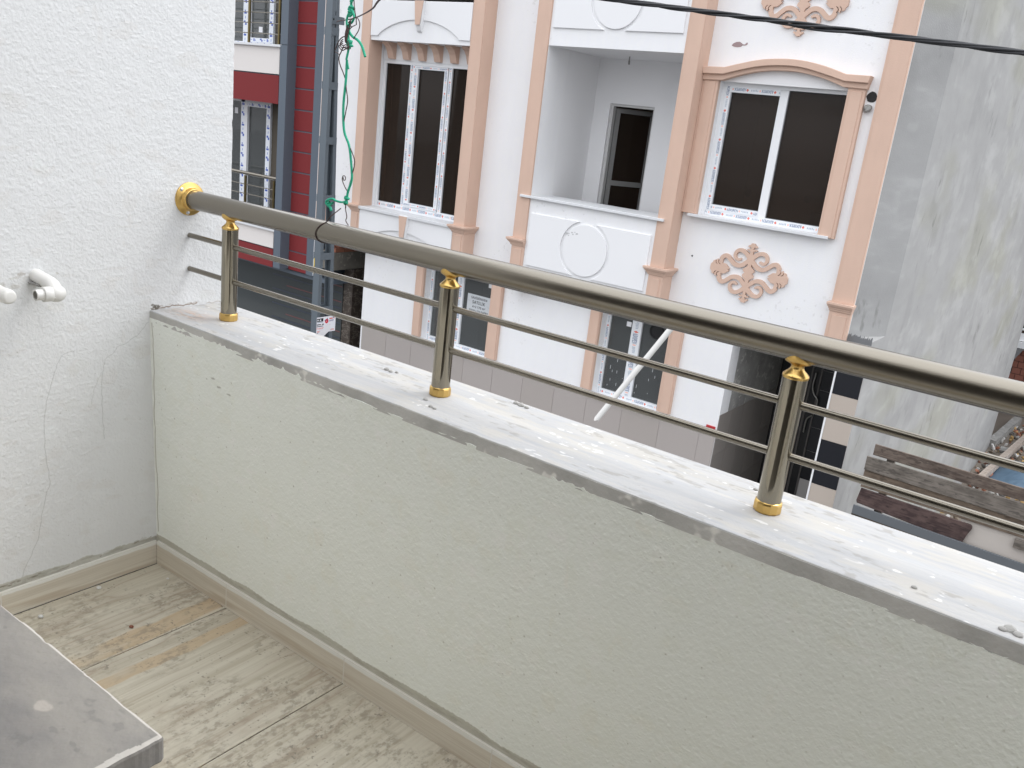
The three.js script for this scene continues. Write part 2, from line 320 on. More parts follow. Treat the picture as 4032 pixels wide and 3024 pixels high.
// ───────────────────────── materials ─────────────────────────
const M = {
  stucco: std({ map: leftWallMap, bumpMap: stuccoBump, bumpScale: 0.003, roughness: 0.9 }),
  stuccoPlain: std({ color: lin(0.80, 0.79, 0.77), bumpMap: stuccoBump, bumpScale: 0.004, roughness: 0.9 }),
  parapet: std({ map: parapetMap, bumpMap: plasterBump, bumpScale: 0.0034, roughness: 0.92 }),
  coping: std({ map: copingMap, bumpMap: fineBump, bumpScale: 0.0006, roughness: 0.66 }),
  copingEdge: std({ map: concreteMap, bumpMap: fineBump, bumpScale: 0.001, roughness: 0.85, color: lin(1.9, 1.9, 1.9) }),
  sill: std({ map: sillMap, roughness: 0.72, bumpMap: fineBump, bumpScale: 0.0008 }),
  inside: std({ color: lin(0.55, 0.53, 0.50) }),
  grout: std({ color: lin(0.10, 0.088, 0.07), roughness: 0.95 }),
  whiteGrout: std({ color: lin(0.66, 0.64, 0.58), roughness: 0.95 }),
  skirt: std({ map: skirtMap, roughness: 0.5 }),
  bronze: new THREE.MeshPhysicalMaterial({ color: lin(0.205, 0.184, 0.148), metalness: 1, roughness: 0.27, clearcoat: 0.5, clearcoatRoughness: 0.22, bumpMap: fineBump, bumpScale: 0.00006 }),
  bronzePolish: std({ color: lin(0.30, 0.272, 0.215), metalness: 1, roughness: 0.12 }),
  gold: std({ color: lin(0.66, 0.44, 0.15), metalness: 1, roughness: 0.3 }),
  screw: std({ color: lin(0.62, 0.64, 0.66), metalness: 1, roughness: 0.35 }),
  dark: std({ color: lin(0.012, 0.012, 0.013), roughness: 0.7 }),
  pvcPipe: std({ color: lin(0.70, 0.69, 0.66), roughness: 0.45 }),
  white: std({ map: wallMap, roughness: 0.9, bumpMap: fineBump, bumpScale: 0.0012 }),
  whitePaint: std({ color: lin(0.78, 0.78, 0.785), roughness: 0.85 }),
  pink: std({ map: pinkMap, roughness: 0.88, bumpMap: fineBump, bumpScale: 0.001 }),
  render: std({ map: renderMap, roughness: 0.95, bumpMap: fineBump, bumpScale: 0.0018 }),
  concrete: std({ map: concreteMap, roughness: 0.95 }),
  patch: std({ color: lin(0.17, 0.175, 0.18), roughness: 0.95, bumpMap: fineBump, bumpScale: 0.004 }),
  film: std({ map: filmMap, roughness: 0.4 }),
  blueFilm: std({ map: blueFilmMap, roughness: 0.4 }),
  pvc: std({ color: lin(0.76, 0.77, 0.78), roughness: 0.35 }),
  seal: std({ color: lin(0.06, 0.062, 0.065), roughness: 0.6 }),
  smoked: new THREE.MeshPhysicalMaterial({ color: lin(0.34, 0.27, 0.22), transmission: 0.94, thickness: 0, roughness: 0.05, ior: 1.25 }),
  glass: new THREE.MeshPhysicalMaterial({ color: lin(0.34, 0.36, 0.36), transmission: 0.80, thickness: 0, roughness: 0.06, ior: 1.5 }),
  room: std({ color: lin(0.50, 0.42, 0.37), roughness: 0.95 }),
  marbleSill: std({ color: lin(0.66, 0.67, 0.68), roughness: 0.45 }),
  stoneTile: std({ color: lin(0.37, 0.335, 0.315), roughness: 0.55 }),
  stoneTile2: std({ color: lin(0.36, 0.325, 0.302), roughness: 0.55 }),
  beigeTile: std({ color: lin(0.46, 0.40, 0.345), roughness: 0.4 }),
  blackTile: std({ color: lin(0.012, 0.013, 0.017), roughness: 0.28 }),
  joint: std({ color: lin(0.5, 0.48, 0.46), roughness: 0.9 }),
  doorBlack: std({ color: lin(0.016, 0.016, 0.017), roughness: 0.35 }),
  steel: std({ color: lin(0.5, 0.49, 0.46), metalness: 1, roughness: 0.3 }),
  red: std({ color: lin(0.185, 0.017, 0.019), roughness: 0.85 }),
  slate: std({ color: lin(0.098, 0.122, 0.152), roughness: 0.6 }),
  cream: std({ color: lin(0.70, 0.66, 0.63), roughness: 0.85 }),
  taupe: std({ color: lin(0.085, 0.072, 0.055), roughness: 0.9 }),
  pole: std({ color: lin(0.125, 0.15, 0.172), roughness: 0.55, metalness: 0.15 }),
  brownMarble: std({ map: marbleMap, roughness: 0.3 }),
  brick: std({ color: lin(0.26, 0.105, 0.065), roughness: 0.95 }),
  rope: std({ color: lin(0.02, 0.36, 0.215), roughness: 0.7 }),
  wire: std({ color: lin(0.06, 0.035, 0.032), roughness: 0.7 }),
  cable: std({ color: lin(0.016, 0.017, 0.02), roughness: 0.5 }),
  paper: std({ color: lin(0.78, 0.78, 0.80), roughness: 0.8 }),
  asphalt: std({ map: asphaltMap, roughness: 0.95 }),
  plank1: std({ map: boardMap([0.075, 0.052, 0.04], [0.16, 0.125, 0.10], 1), roughness: 0.9 }),
  plank2: std({ map: boardMap([0.10, 0.085, 0.07], [0.19, 0.165, 0.14], 4), roughness: 0.9 }),
  plank3: std({ map: boardMap([0.085, 0.06, 0.042], [0.16, 0.12, 0.085], 8), roughness: 0.9 }),
  redBoard: std({ map: boardMap([0.035, 0.018, 0.017], [0.10, 0.062, 0.054], 12), roughness: 0.85 }),
  zinc: std({ color: lin(0.115, 0.125, 0.135), roughness: 0.6 }),
  beigeBoard: std({ color: lin(0.46, 0.42, 0.38), roughness: 0.8 }),
  timber: std({ map: boardMap([0.30, 0.25, 0.21], [0.46, 0.40, 0.35], 15), roughness: 0.9 }),
  tarp: std({ color: lin(0.075, 0.13, 0.19), roughness: 0.6 }),
};

// ───────────────────────── the setting ─────────────────────────
{ // street level, one sheet to the horizon, open over the excavated lot
  const s = new THREE.Shape([[-90, -90], [90, -90], [90, 90], [-90, 90]].map(p => new THREE.Vector2(...p)));
  s.holes.push(new THREE.Path([[0.1, 8.3], [0.1, 28.6], [11, 28.6], [11, 8.3]].map(p => new THREE.Vector2(...p))));
  const g = new THREE.ShapeGeometry(s); g.rotateX(-Math.PI / 2); g.translate(0, -3.3, 0);
  struct('street', tri(g), M.asphalt);
  const p = new THREE.PlaneGeometry(12, 22, 40, 70); p.rotateX(-Math.PI / 2); p.translate(5.6, -5.42, -18.5);
  const a = p.attributes.position; for (let i = 0; i < a.count; i++) a.setY(i, a.getY(i) + 0.10 * (fbm((a.getX(i) + 20) / 40, (a.getZ(i) + 40) / 40, 60, 60, 3, 0.6) - 0.5)); p.computeVertexNormals();
  struct('lot_ground', tri(p), std({ color: lin(0.17, 0.145, 0.12), roughness: 1 }));
  struct('pavement', bx(-20, 0.1, -3.3, -3.17, -8.39, -6.6), M.concrete);
}

// our own building: balcony floor, side wall, parapet, house wall, ceiling
const floor = new THREE.Group(); floor.name = 'balcony_floor'; floor.userData = { kind: 'structure' }; scene.add(floor);
mesh('screed', bx(-0.02, 4.2, -0.16, -0.0035, -0.2, 1.36), M.grout, floor);
{
  const fm = [floorTex(1, [[0.92, 0.075]]), floorTex(5, [[0.17, 0.05]]), floorTex(9, []), floorTex(14, [[0.6, 0.03]])];
  const xs = [[0.013, 0.396], [0.3995, 0.9405], [0.944, 1.4785], [1.482, 2.0205], [2.024, 2.5625], [2.566, 3.1045], [3.108, 3.6465], [3.65, 4.188]];
  xs.forEach(([a, b], i) => {
    const t = fm[Math.min(i, 3)].clone(); const r0 = i === 0 ? b - 0.545 : a; t.offset.set(-r0 / 0.545, 0.1 * i); t.needsUpdate = true;
    const m = std({ map: t, bumpMap: fineBump, bumpScale: 0.0003, roughness: 0.5 });
    mesh('floor_tile', rb(a, b, -0.012, 0, 0.012, 1.086, 0.0012, 1), m, floor);
  });
}
const side = thing('side_wall', 'rough white stucco wall with hairline cracks closing the balcony on the left', 'wall');
{ const o = [[-1.36, -3.3]]; o.push([0.272, -3.3]); for (let i = 0; i <= 640; i++) { const y = -0.3 + i * 0.005; o.push([0.2715 + 0.006 * (fbm(i / 640, 0.3, 30, 3, 4, 0.65, 5) - 0.5) - 0.0025 * step(0.72, 0.8, vn(y * 23, 4.4)) * vn(y * 140, 1.2), y]); } o.push([-1.36, 2.9]);
  const sh = new THREE.Shape(o.map(p => new THREE.Vector2(...p))), g = new THREE.ExtrudeGeometry(sh, { depth: 0.245, bevelEnabled: true, bevelThickness: 0.005, bevelSize: 0.005, bevelOffset: -0.005, bevelSegments: 3 }); g.translate(0, 0, -0.25); g.rotateY(Math.PI / 2);
  mesh('plaster', tri(g), M.stucco, side); };
{ // rounded hand-plastered corner and skirting
  for (const [a, b] of [[0.013, 0.52], [0.523, 1.06]]) mesh('skirting_tile', rb(0.0005, 0.011, 0.001, 0.0835, a, b, 0.0015, 1), M.skirt, side);
  mesh('grout_line', bx(0.0002, 0.0102, 0, 0.086, 0.012, 1.06), M.whiteGrout, side);
}
const parapet = thing('parapet_wall', 'low white plastered balcony wall with a worn marble coping on top', 'parapet');
{
  mesh('core', bx(0, 4.2, -3.3, 0.866, -0.235, -0.012), M.stuccoPlain, parapet);
  // the wall leans in towards its top; the coping follows it
  const lean = x => 0.024 + 0.0105 * x;
  const top = []; for (let i = 0; i <= 1400; i++) { const x = i * 0.003, rg = step(0.4, 0.7, vn(x * 5, 2.5)); top.push([x, 0.8755 - 0.0045 * Math.min(x, 2.4) + 0.010 * (fbm(x / 4.2, 0.2, 30, 3, 5, 0.62, 3) - 0.5) + rg * 0.012 * Math.pow(vn(x * 110, 5.5), 2.5) - 0.003 * rg]); }
  const pos = [], N = top.length; // front skin in columns, folded back over the ragged top
  const col = ([x, y]) => [[x, -0.15, 0.0035], [x, 0, 0.0035], [x, y, 0.0035 + y / 0.87 * lean(x)], [x, y, -0.013]];
  for (let i = 0; i + 1 < N; i++) { const a = col(top[i]), b = col(top[i + 1]); for (let k = 0; k < 3; k++) pos.push(...a[k], ...b[k], ...b[k + 1], ...a[k], ...b[k + 1], ...a[k + 1]); }
  const pb = new THREE.BufferGeometry(); pb.setAttribute('position', new THREE.Float32BufferAttribute(pos, 3)); pb.computeVertexNormals(); const pg = tri(pb);
  mesh('plaster', pg, M.parapet, parapet);
  const edge = o => { const a = []; for (let i = 0; i <= 420; i++) { const x = i * 0.01; a.push([x, -(0.0025 + lean(x) + o + 0.0022 * (fbm(i / 420, 0.6, 60, 3, 4, 0.6, 7) - 0.5) - 0.0025 * step(0.78, 0.88, vn(i * 0.21, 6.2)))]); } return a; };
  const slab = (pts, y0, y1, bv) => { const sh = new THREE.Shape(pts.map(p => new THREE.Vector2(...p))); const g = new THREE.ExtrudeGeometry(sh, { depth: y1 - y0 - 2 * bv, bevelEnabled: bv > 0, bevelThickness: bv, bevelSize: bv, bevelOffset: -bv, bevelSegments: 2 }); g.rotateX(-Math.PI / 2); g.translate(0, y0 + bv, 0); return tri(g); };
  const cp = mesh('coping', slab([...edge(0), [4.2, 0.247], [0, 0.247]], 0.8625, 0.8975, 0.0025), M.coping, parapet);
  mesh('cut_edge', slab([...edge(0.0008), ...edge(-0.004).reverse()], 0.8635, 0.8945, 0), M.copingEdge, cp);
  const xs = [0.0125, 0.397, 0.4, 0.941, 0.944, 1.4785, 1.4815, 2.0205, 2.0235, 2.5625, 2.5655, 3.1045, 3.1075, 3.6465, 3.6495, 4.19];
  for (let i = 0; i < xs.length; i += 2) mesh('skirting_tile', rb(xs[i], xs[i + 1], 0.001, 0.0855, 0.0038, 0.0145, 0.0015, 1), M.skirt, parapet);
  mesh('grout_line', bx(0.012, 4.19, 0, 0.087, 0.0036, 0.0137), M.whiteGrout, parapet);
  // lumps of mortar left on the coping
  for (const [x, z, r] of [[0.865, -0.155, 0.006], [0.885, -0.15, 0.005], [0.90, -0.158, 0.004], [1.105, -0.05, 0.005], [1.15, -0.02, 0.005], [1.165, -0.016, 0.004], [1.28, -0.225, 0.007], [1.262, -0.228, 0.006], [1.30, -0.222, 0.005], [2.455, 0.022, 0.008], [2.468, 0.030, 0.006], [2.445, 0.030, 0.005], [2.30, -0.005, 0.004], [1.93, -0.20, 0.004]]) {
    const g = new THREE.IcosahedronGeometry(r, 2), a = g.attributes.position; for (let i = 0; i < a.count; i++) { const k = 0.75 + 0.5 * vn(a.getX(i) * 190 + 40, a.getY(i) * 190 + a.getZ(i) * 150 + 40); a.setXYZ(i, a.getX(i) * k * 1.5, a.getY(i) * k * 0.85, a.getZ(i) * k); }
    g.translate(x, 0.8985, z); g.computeVertexNormals(); mesh('mortar_lump', g, std({ color: lin(0.42, 0.41, 0.39), roughness: 1 }), parapet);
  }
}
{ // house wall: window opening joined to the door opening the picture is taken from
  const hw = thing('house_wall', 'house wall with a grey marble sill in the near corner', 'wall');
  mesh('plaster', [plate([[0, -3.3], [4.2, -3.3], [4.2, 2.9], [0, 2.9]], 1.1, 1.352, [[[0.4, 0.868], [1.728, 0.868], [1.728, 0.002], [3.1, 0.002], [3.1, 2.25], [0.4, 2.25]]])], M.stuccoPlain, hw);
  { const o = [[0.38, -1.42], [1.741, -1.42]]; for (let i = 0; i <= 80; i++) { const z = 1.42 - i * 0.0041; o.push([1.741 + 0.004 * (fbm(i / 80, 0.4, 24, 3, 3, 0.6, 2) - 0.5), -z]); }
    for (let i = 0; i <= 300; i++) { const x = 1.739 - i * 0.0045; o.push([x, -1.0895 + 0.0022 * (fbm(i / 300, 0.7, 50, 3, 4, 0.65, 4) - 0.5) - 0.002 * step(0.76, 0.86, vn(i * 0.23, 2.2))]); }
    const sh = new THREE.Shape(o.map(p => new THREE.Vector2(...p))), g = new THREE.ExtrudeGeometry(sh, { depth: 0.026, bevelEnabled: true, bevelThickness: 0.004, bevelSize: 0.004, bevelOffset: -0.004, bevelSegments: 2 }); g.rotateX(-Math.PI / 2); g.translate(0, 0.870, 0); mesh('sill', tri(g), M.sill, hw); }
  const room = thing('room', 'bare room behind the balcony door', 'room');
  mesh('wall', [bx(-0.2, 4.4, -0.1, 2.6, 4.5, 4.6), bx(-0.2, -0.1, -0.1, 2.6, 1.352, 4.5), bx(4.3, 4.4, -0.1, 2.6, 1.352, 4.5)], M.inside, room);
  mesh('floor', bx(-0.1, 4.3, -0.1, 0, 1.37, 4.5), M.inside, room); mesh('ceiling', bx(-0.2, 4.4, 2.6, 2.7, 1.352, 4.6), M.inside, room);
  const ew = thing('end_wall', 'white wall closing the far end of the balcony', 'wall'); mesh('plaster', bx(4.202, 4.45, -3.3, 2.9, -0.272, 1.36), M.stuccoPlain, ew);
}

// ───────────────────────── balcony railing ─────────────────────────
{
  const r = thing('balcony_railing', 'bronze tube railing with gold fittings standing on the marble coping', 'railing');
  const zr = -0.1135, yr = 1.2455, R = 0.030;
  mesh('handrail', rod([0.03, yr, zr], [4.18, yr, zr], R, 48), M.bronze, r);
  for (const y of [1.1305, 1.0225]) mesh('mid_rail', rod([0.002, y, zr], [4.2, y, zr], 0.0083, 20), M.bronze, r);
  // wall flange with screws
  const prof = [[0.0302, 0.027], [0.0325, 0.0275], [0.0338, 0.025], [0.0348, 0.013], [0.0375, 0.0085], [0.0495, 0.005], [0.0518, 0.0035], [0.0522, 0.0005]].map(([a, b]) => new THREE.Vector2(a, b));
  const fg = new THREE.LatheGeometry(prof, 64); fg.rotateZ(-Math.PI / 2); fg.translate(0, yr, zr);
  const fl = mesh('wall_flange', fg, M.gold, r);
  for (const a of [0.75, 2.85, 4.95]) {
    const y = yr + 0.0432 * Math.sin(a), z = zr + 0.0432 * Math.cos(a);
    const s = new THREE.SphereGeometry(0.0072, 20, 8, 0, 2 * Math.PI, 0, 1.1); s.scale(1, 0.55, 1); s.rotateZ(-Math.PI / 2); s.translate(0.005, y, z);
    const sc = mesh('screw', s, M.screw, fl); 
  }
  for (const x of [0.210, 1.097, 1.988, 2.88, 3.77]) {
    const y0 = 0.8978, y1 = 1.183;
    const post = mesh('post', rod([x, y0 + 0.004, zr], [x, y1, zr], 0.0245, 40), M.bronzePolish, r);
    const col = new THREE.LatheGeometry([[0.0246, 0.024], [0.027, 0.0225], [0.0285, 0.019], [0.0285, 0.003], [0.027, 0.0]].map(p => new THREE.Vector2(...p)), 12); col.translate(x, y0, zr);
    mesh('base_collar', toCreasedNormals(col, 0.3), M.gold, post);
    // saddle: flared foot, waist, and a top cut to the round of the handrail
    const pr = [[0.0252, 0.0], [0.0258, 0.003], [0.0255, 0.006], [0.021, 0.0105], [0.0145, 0.0165], [0.0125, 0.021], [0.013, 0.026], [0.017, 0.031], [0.0225, 0.036], [0.0255, 0.040], [0.0262, 0.047]];
    const sg = new THREE.LatheGeometry(pr.map(p => new THREE.Vector2(...p)), 40), a = sg.attributes.position;
    for (let i = 0; i < a.count; i++) { const y = a.getY(i), dz = a.getZ(i); const lim = (yr - y1) - Math.sqrt(Math.max(0, (R + 0.0002) ** 2 - dz * dz)); if (y > 0.026) { const t = (y - 0.026) / 0.021; a.setY(i, 0.026 + t * (Math.max(0.0275, lim) - 0.026)); } }
    sg.computeVertexNormals(); sg.translate(x, y1, zr);
    const sd = mesh('saddle', sg, M.gold, post);
  }
}

// ───────────────────────── water pipe stubs on the left wall ─────────────────────────
{
  const p = thing('pipe_elbow', 'white plastic water pipe elbow smeared with mortar, right of two on the wall', 'pipe');
  mesh('arm', tube([[-0.03, 1.036, 0.372], [0.03, 1.03, 0.372], [0.085, 1.022, 0.371], [0.102, 1.012, 0.374], [0.108, 0.992, 0.386]], 0.0195, 40, 20), M.pvcPipe, p);
  const bulge = new THREE.SphereGeometry(0.024, 24, 16); bulge.scale(1, 1, 1.1); bulge.translate(0.106, 1.004, 0.372); mesh('elbow', bulge, M.pvcPipe, p);
  // outlet pointing back along the wall
  const out = (r0, r1, a, b) => { const g = new THREE.LatheGeometry([[r1, 0], [r0, 0], [r0, b - a], [r1, b - a]].map(v => new THREE.Vector2(...v)), 28); g.rotateX(Math.PI / 2); g.translate(0.106, 1.004, 0.372 + a); return g; };
  mesh('collar', out(0.0205, 0.012, 0.012, 0.036), M.pvcPipe, p);
  mesh('spigot', out(0.0150, 0.0115, 0.034, 0.056), M.pvcPipe, p);
  const bk = new THREE.CircleGeometry(0.0118, 24); bk.translate(0.106, 1.004, 0.372 + 0.036); mesh('bore', bk, std({ color: lin(0.30, 0.26, 0.19) }), p);
  const smear = []; for (let i = 0; i < 16; i++) { const g = new THREE.IcosahedronGeometry(rr(0.004, 0.009), 1); g.scale(1, 0.6, 1); g.translate(rr(0, 0.05), 1.03 + rr(-0.016, -0.012), 0.380 + rr(-0.004, 0.012)); smear.push(g); }
  mesh('mortar_smear', smear, M.concrete, p);
  const q = thing('pipe_stub', 'capped white plastic water pipe stub at the left edge of the wall', 'pipe');
  mesh('arm', tube([[-0.03, 1.022, 0.512], [0.04, 1.016, 0.508], [0.10, 1.008, 0.503]], 0.0185, 24, 20), M.pvcPipe, q);
  const cap = new THREE.LatheGeometry([[0, 0.03], [0.012, 0.03], [0.0175, 0.027], [0.020, 0.02], [0.0205, 0]].map(v => new THREE.Vector2(...v)), 28); cap.rotateZ(-Math.PI / 2); cap.rotateY(0.08); cap.translate(0.096, 1.0085, 0.503); mesh('cap', cap, M.pvcPipe, q);
}
// crumbs on the floor
{
  const crumb = (x, z, r, m, label) => { const g = new THREE.IcosahedronGeometry(r, 1), a = g.attributes.position; for (let i = 0; i < a.count; i++) a.setXYZ(i, a.getX(i) * rr(0.8, 1.2) * 1.3, a.getY(i) * 0.6, a.getZ(i) * rr(0.8, 1.2)); const h = mergeVertices(g); h.computeVertexNormals(); h.translate(x, r * 0.5, z); single('plaster_crumb', label, 'crumb', h, m, 'crumbs on the balcony floor'); };
  crumb(0.035, 0.235, 0.007, M.pvcPipe, 'white plaster crumb lying against the left skirting');
  crumb(0.075, 0.44, 0.007, M.pvcPipe, 'white plaster crumb on the floor beside the grey sill corner');
  crumb(0.125, 0.045, 0.004, M.pvcPipe, 'tiny white crumb on the floor in the inner corner');
  crumb(0.30, 0.28, 0.006, M.brick, 'small red brick crumb on the tan streak of the floor');
}

// ───────────────────────── rope and wires tied to the handrail ─────────────────────────
{
  const Zp = -0.13;
  const rope = thing('green_rope', 'knotted green plastic rope hanging in front of the facade to the handrail', 'rope');
  const P = a => a.map(([x, y, dz = 0]) => [x, y, Zp + dz]);
  mesh('strand', [
    tube(P([[0.672, 2.9], [0.674, 2.2], [0.675, 1.87], [0.668, 1.833], [0.674, 1.818], [0.664, 1.806]]), 0.0036, 60, 7),
    tube(P([[0.664, 1.700], [0.664, 1.649], [0.660, 1.588], [0.663, 1.547], [0.670, 1.516], [0.690, 1.485], [0.702, 1.44], [0.708, 1.398], [0.696, 1.362], [0.692, 1.334]]), 0.0034, 60, 7),
    tube(P([[0.672, 1.826], [0.660, 1.812], [0.655, 1.795], [0.662, 1.768], [0.668, 1.745]]), 0.003, 30, 7),
    tube(P([[0.674, 1.824, 0.004], [0.686, 1.806, 0.004], [0.680, 1.793, 0.004], [0.667, 1.785, 0.004], [0.663, 1.76, 0.004], [0.672, 1.735, 0.004], [0.666, 1.70, 0.004]]), 0.003, 40, 7),
    tube(P([[0.667, 1.842, 0.003], [0.681, 1.85, 0.003], [0.683, 1.862, 0.003], [0.674, 1.872, 0.003], [0.667, 1.858, 0.003], [0.672, 1.84, 0.003]]), 0.0026, 30, 7),
  ], M.rope, rope);
  const knots = []; for (const [x, y, s] of [[0.669, 1.826, 0.0095], [0.671, 1.815, 0.010], [0.669, 1.742, 0.0105], [0.672, 1.736, 0.008], [0.693, 1.343, 0.0065], [0.691, 1.334, 0.006]]) for (let k = 0; k < 3; k++) { const g = new THREE.TorusGeometry(s * 0.62, 0.0031, 7, 16); g.rotateX(rr(0, 3)); g.rotateY(rr(0, 3)); g.translate(x + rr(-0.003, 0.003), y + rr(-0.003, 0.003), Zp); knots.push(g); }
  mesh('knot', knots, M.rope, rope);
  mesh('tail', [tube(P([[0.670, 1.78, 0.005], [0.674, 1.768, 0.006], [0.688, 1.757, 0.006], [0.706, 1.750, 0.006], [0.722, 1.737, 0.006], [0.737, 1.711, 0.006]]), 0.0034, 24, 6),
    tube(P([[0.692, 1.336], [0.672, 1.332], [0.650, 1.333], [0.636, 1.336], [0.618, 1.330], [0.611, 1.322], [0.622, 1.316], [0.640, 1.326]]), 0.0031, 40, 6),
    tube(P([[0.626, 1.326], [0.618, 1.318], [0.630, 1.311], [0.634, 1.303]]), 0.0036, 16, 6), tube(P([[0.664, 1.70], [0.668, 1.688], [0.672, 1.678]]), 0.0024, 10, 6)], M.rope, rope);
  const w = thing('brown_wire', 'thin brown wire twisted round the green rope and looped over the handrail', 'wire');
  mesh('strand', [
    tube(P([[0.675, 2.9, 0.01], [0.676, 2.0, 0.005], [0.680, 1.83], [0.690, 1.80], [0.690, 1.785], [0.675, 1.778, 0.008], [0.668, 1.765, 0.008], [0.665, 1.745, 0.008], [0.667, 1.73]]), 0.00145, 80, 6),
    tube(P([[0.616, 1.722], [0.633, 1.749], [0.650, 1.757], [0.663, 1.749], [0.670, 1.738], [0.66, 1.728], [0.648, 1.732], [0.642, 1.722], [0.633, 1.704], [0.638, 1.688], [0.652, 1.668], [0.662, 1.651], [0.667, 1.629], [0.675, 1.599], [0.670, 1.568], [0.665, 1.537], [0.671, 1.512], [0.684, 1.492], [0.703, 1.468], [0.715, 1.445], [0.708, 1.41], [0.698, 1.375], [0.690, 1.345], [0.691, 1.318]]), 0.00145, 140, 6),
    tube(P([[0.691, 1.335], [0.690, 1.318], [0.697, 1.295], [0.694, 1.285], [0.705, 1.274]]), 0.0013, 24, 6),
    tube(P([[0.696, 1.362], [0.682, 1.376], [0.671, 1.393], [0.674, 1.403], [0.682, 1.402], [0.683, 1.394], [0.676, 1.392], [0.675, 1.399]]), 0.0013, 40, 6),
    tube(P([[0.673, 1.79, 0.01], [0.686, 1.80, 0.01], [0.703, 1.803, 0.01], [0.714, 1.79, 0.01], [0.712, 1.775, 0.01], [0.694, 1.752, 0.01]]), 0.0013, 40, 6),
    tube(P([[0.634, 1.712], [0.624, 1.716], [0.616, 1.718]]), 0.0011, 10, 6),
    ...[0, 1, 2, 3].map(k => tube(P([[0.672 + 0.004 * k, 1.79 - 0.003 * k, 0.01], [0.682, 1.795 - 0.004 * k, 0.012], [0.676 - 0.002 * k, 1.765, 0.012], [0.668, 1.742 + 0.004 * k, 0.012], [0.664 + 0.002 * k, 1.76, 0.011], [0.670, 1.785, 0.011]]), 0.00145, 40, 6)),
    ...[0, 1, 2].map(k => tube(P([[0.658, 1.749 - k * 0.005, 0.012], [0.650 - k * 0.003, 1.744 - k * 0.006, 0.012], [0.656, 1.734 - k * 0.006, 0.012], [0.672, 1.736 - k * 0.005, 0.013], [0.681, 1.73 - k * 0.002, 0.012], [0.676, 1.745, 0.012]], ), 0.0013, 40, 6)),
  ], M.wire, w);
  const zr = -0.1135, yr = 1.2455, R = 0.0312, loop = [[0.690, 1.318, zr + 0.0], [0.672, 1.294, zr + 0.018]];
  for (let i = 0; i <= 14; i++) { const a = 1.15 - i / 14 * 3.6; loop.push([0.648 - 0.022 * Math.sin(i / 14 * Math.PI) + (i > 10 ? (i - 10) * 0.006 : 0), yr + R * Math.sin(a), zr + R * Math.cos(a)]); }
  mesh('loop', tube(loop, 0.0015, 90, 6), M.wire, w);
}
// twisted service cable crossing in front of the facade
{
  const c = thing('overhead_cable', 'thick twisted black power cable crossing the upper right', 'cable');
  for (let k = 0; k < 4; k++) {
    const pts = [], n = 150; for (let i = 0; i <= n; i++) { const x = -3 + 9 * i / n, y = 2.178 - 0.0895 * x + 0.0022 * x * x, a = x * 2 * Math.PI / 0.62 + k * Math.PI / 2 + 0.5 * Math.sin(x * 5 + k); const q = 0.0066 + (k === 3 ? 0.006 * Math.max(0, Math.sin(x * 6.1)) : 0); pts.push([x, y + q * Math.sin(a), -2 + q * Math.cos(a)]); }
    mesh('strand', tube(pts, 0.0049, 700, 8), M.cable, c);
  }
  single('drop_wire', 'thin grey service wire running from the pole bracket up to the right', 'wire', tube([[-7.06, 2.585, -7.1], [-6.7, 2.56, -6.8], [-5.6, 2.50, -6], [-3.23, 2.345, -4], [-2.12, 2.28, -3], [0.2, 2.25, -1.2], [0.9, 2.8, -0.3]], 0.0075, 80, 6), M.wire);
}

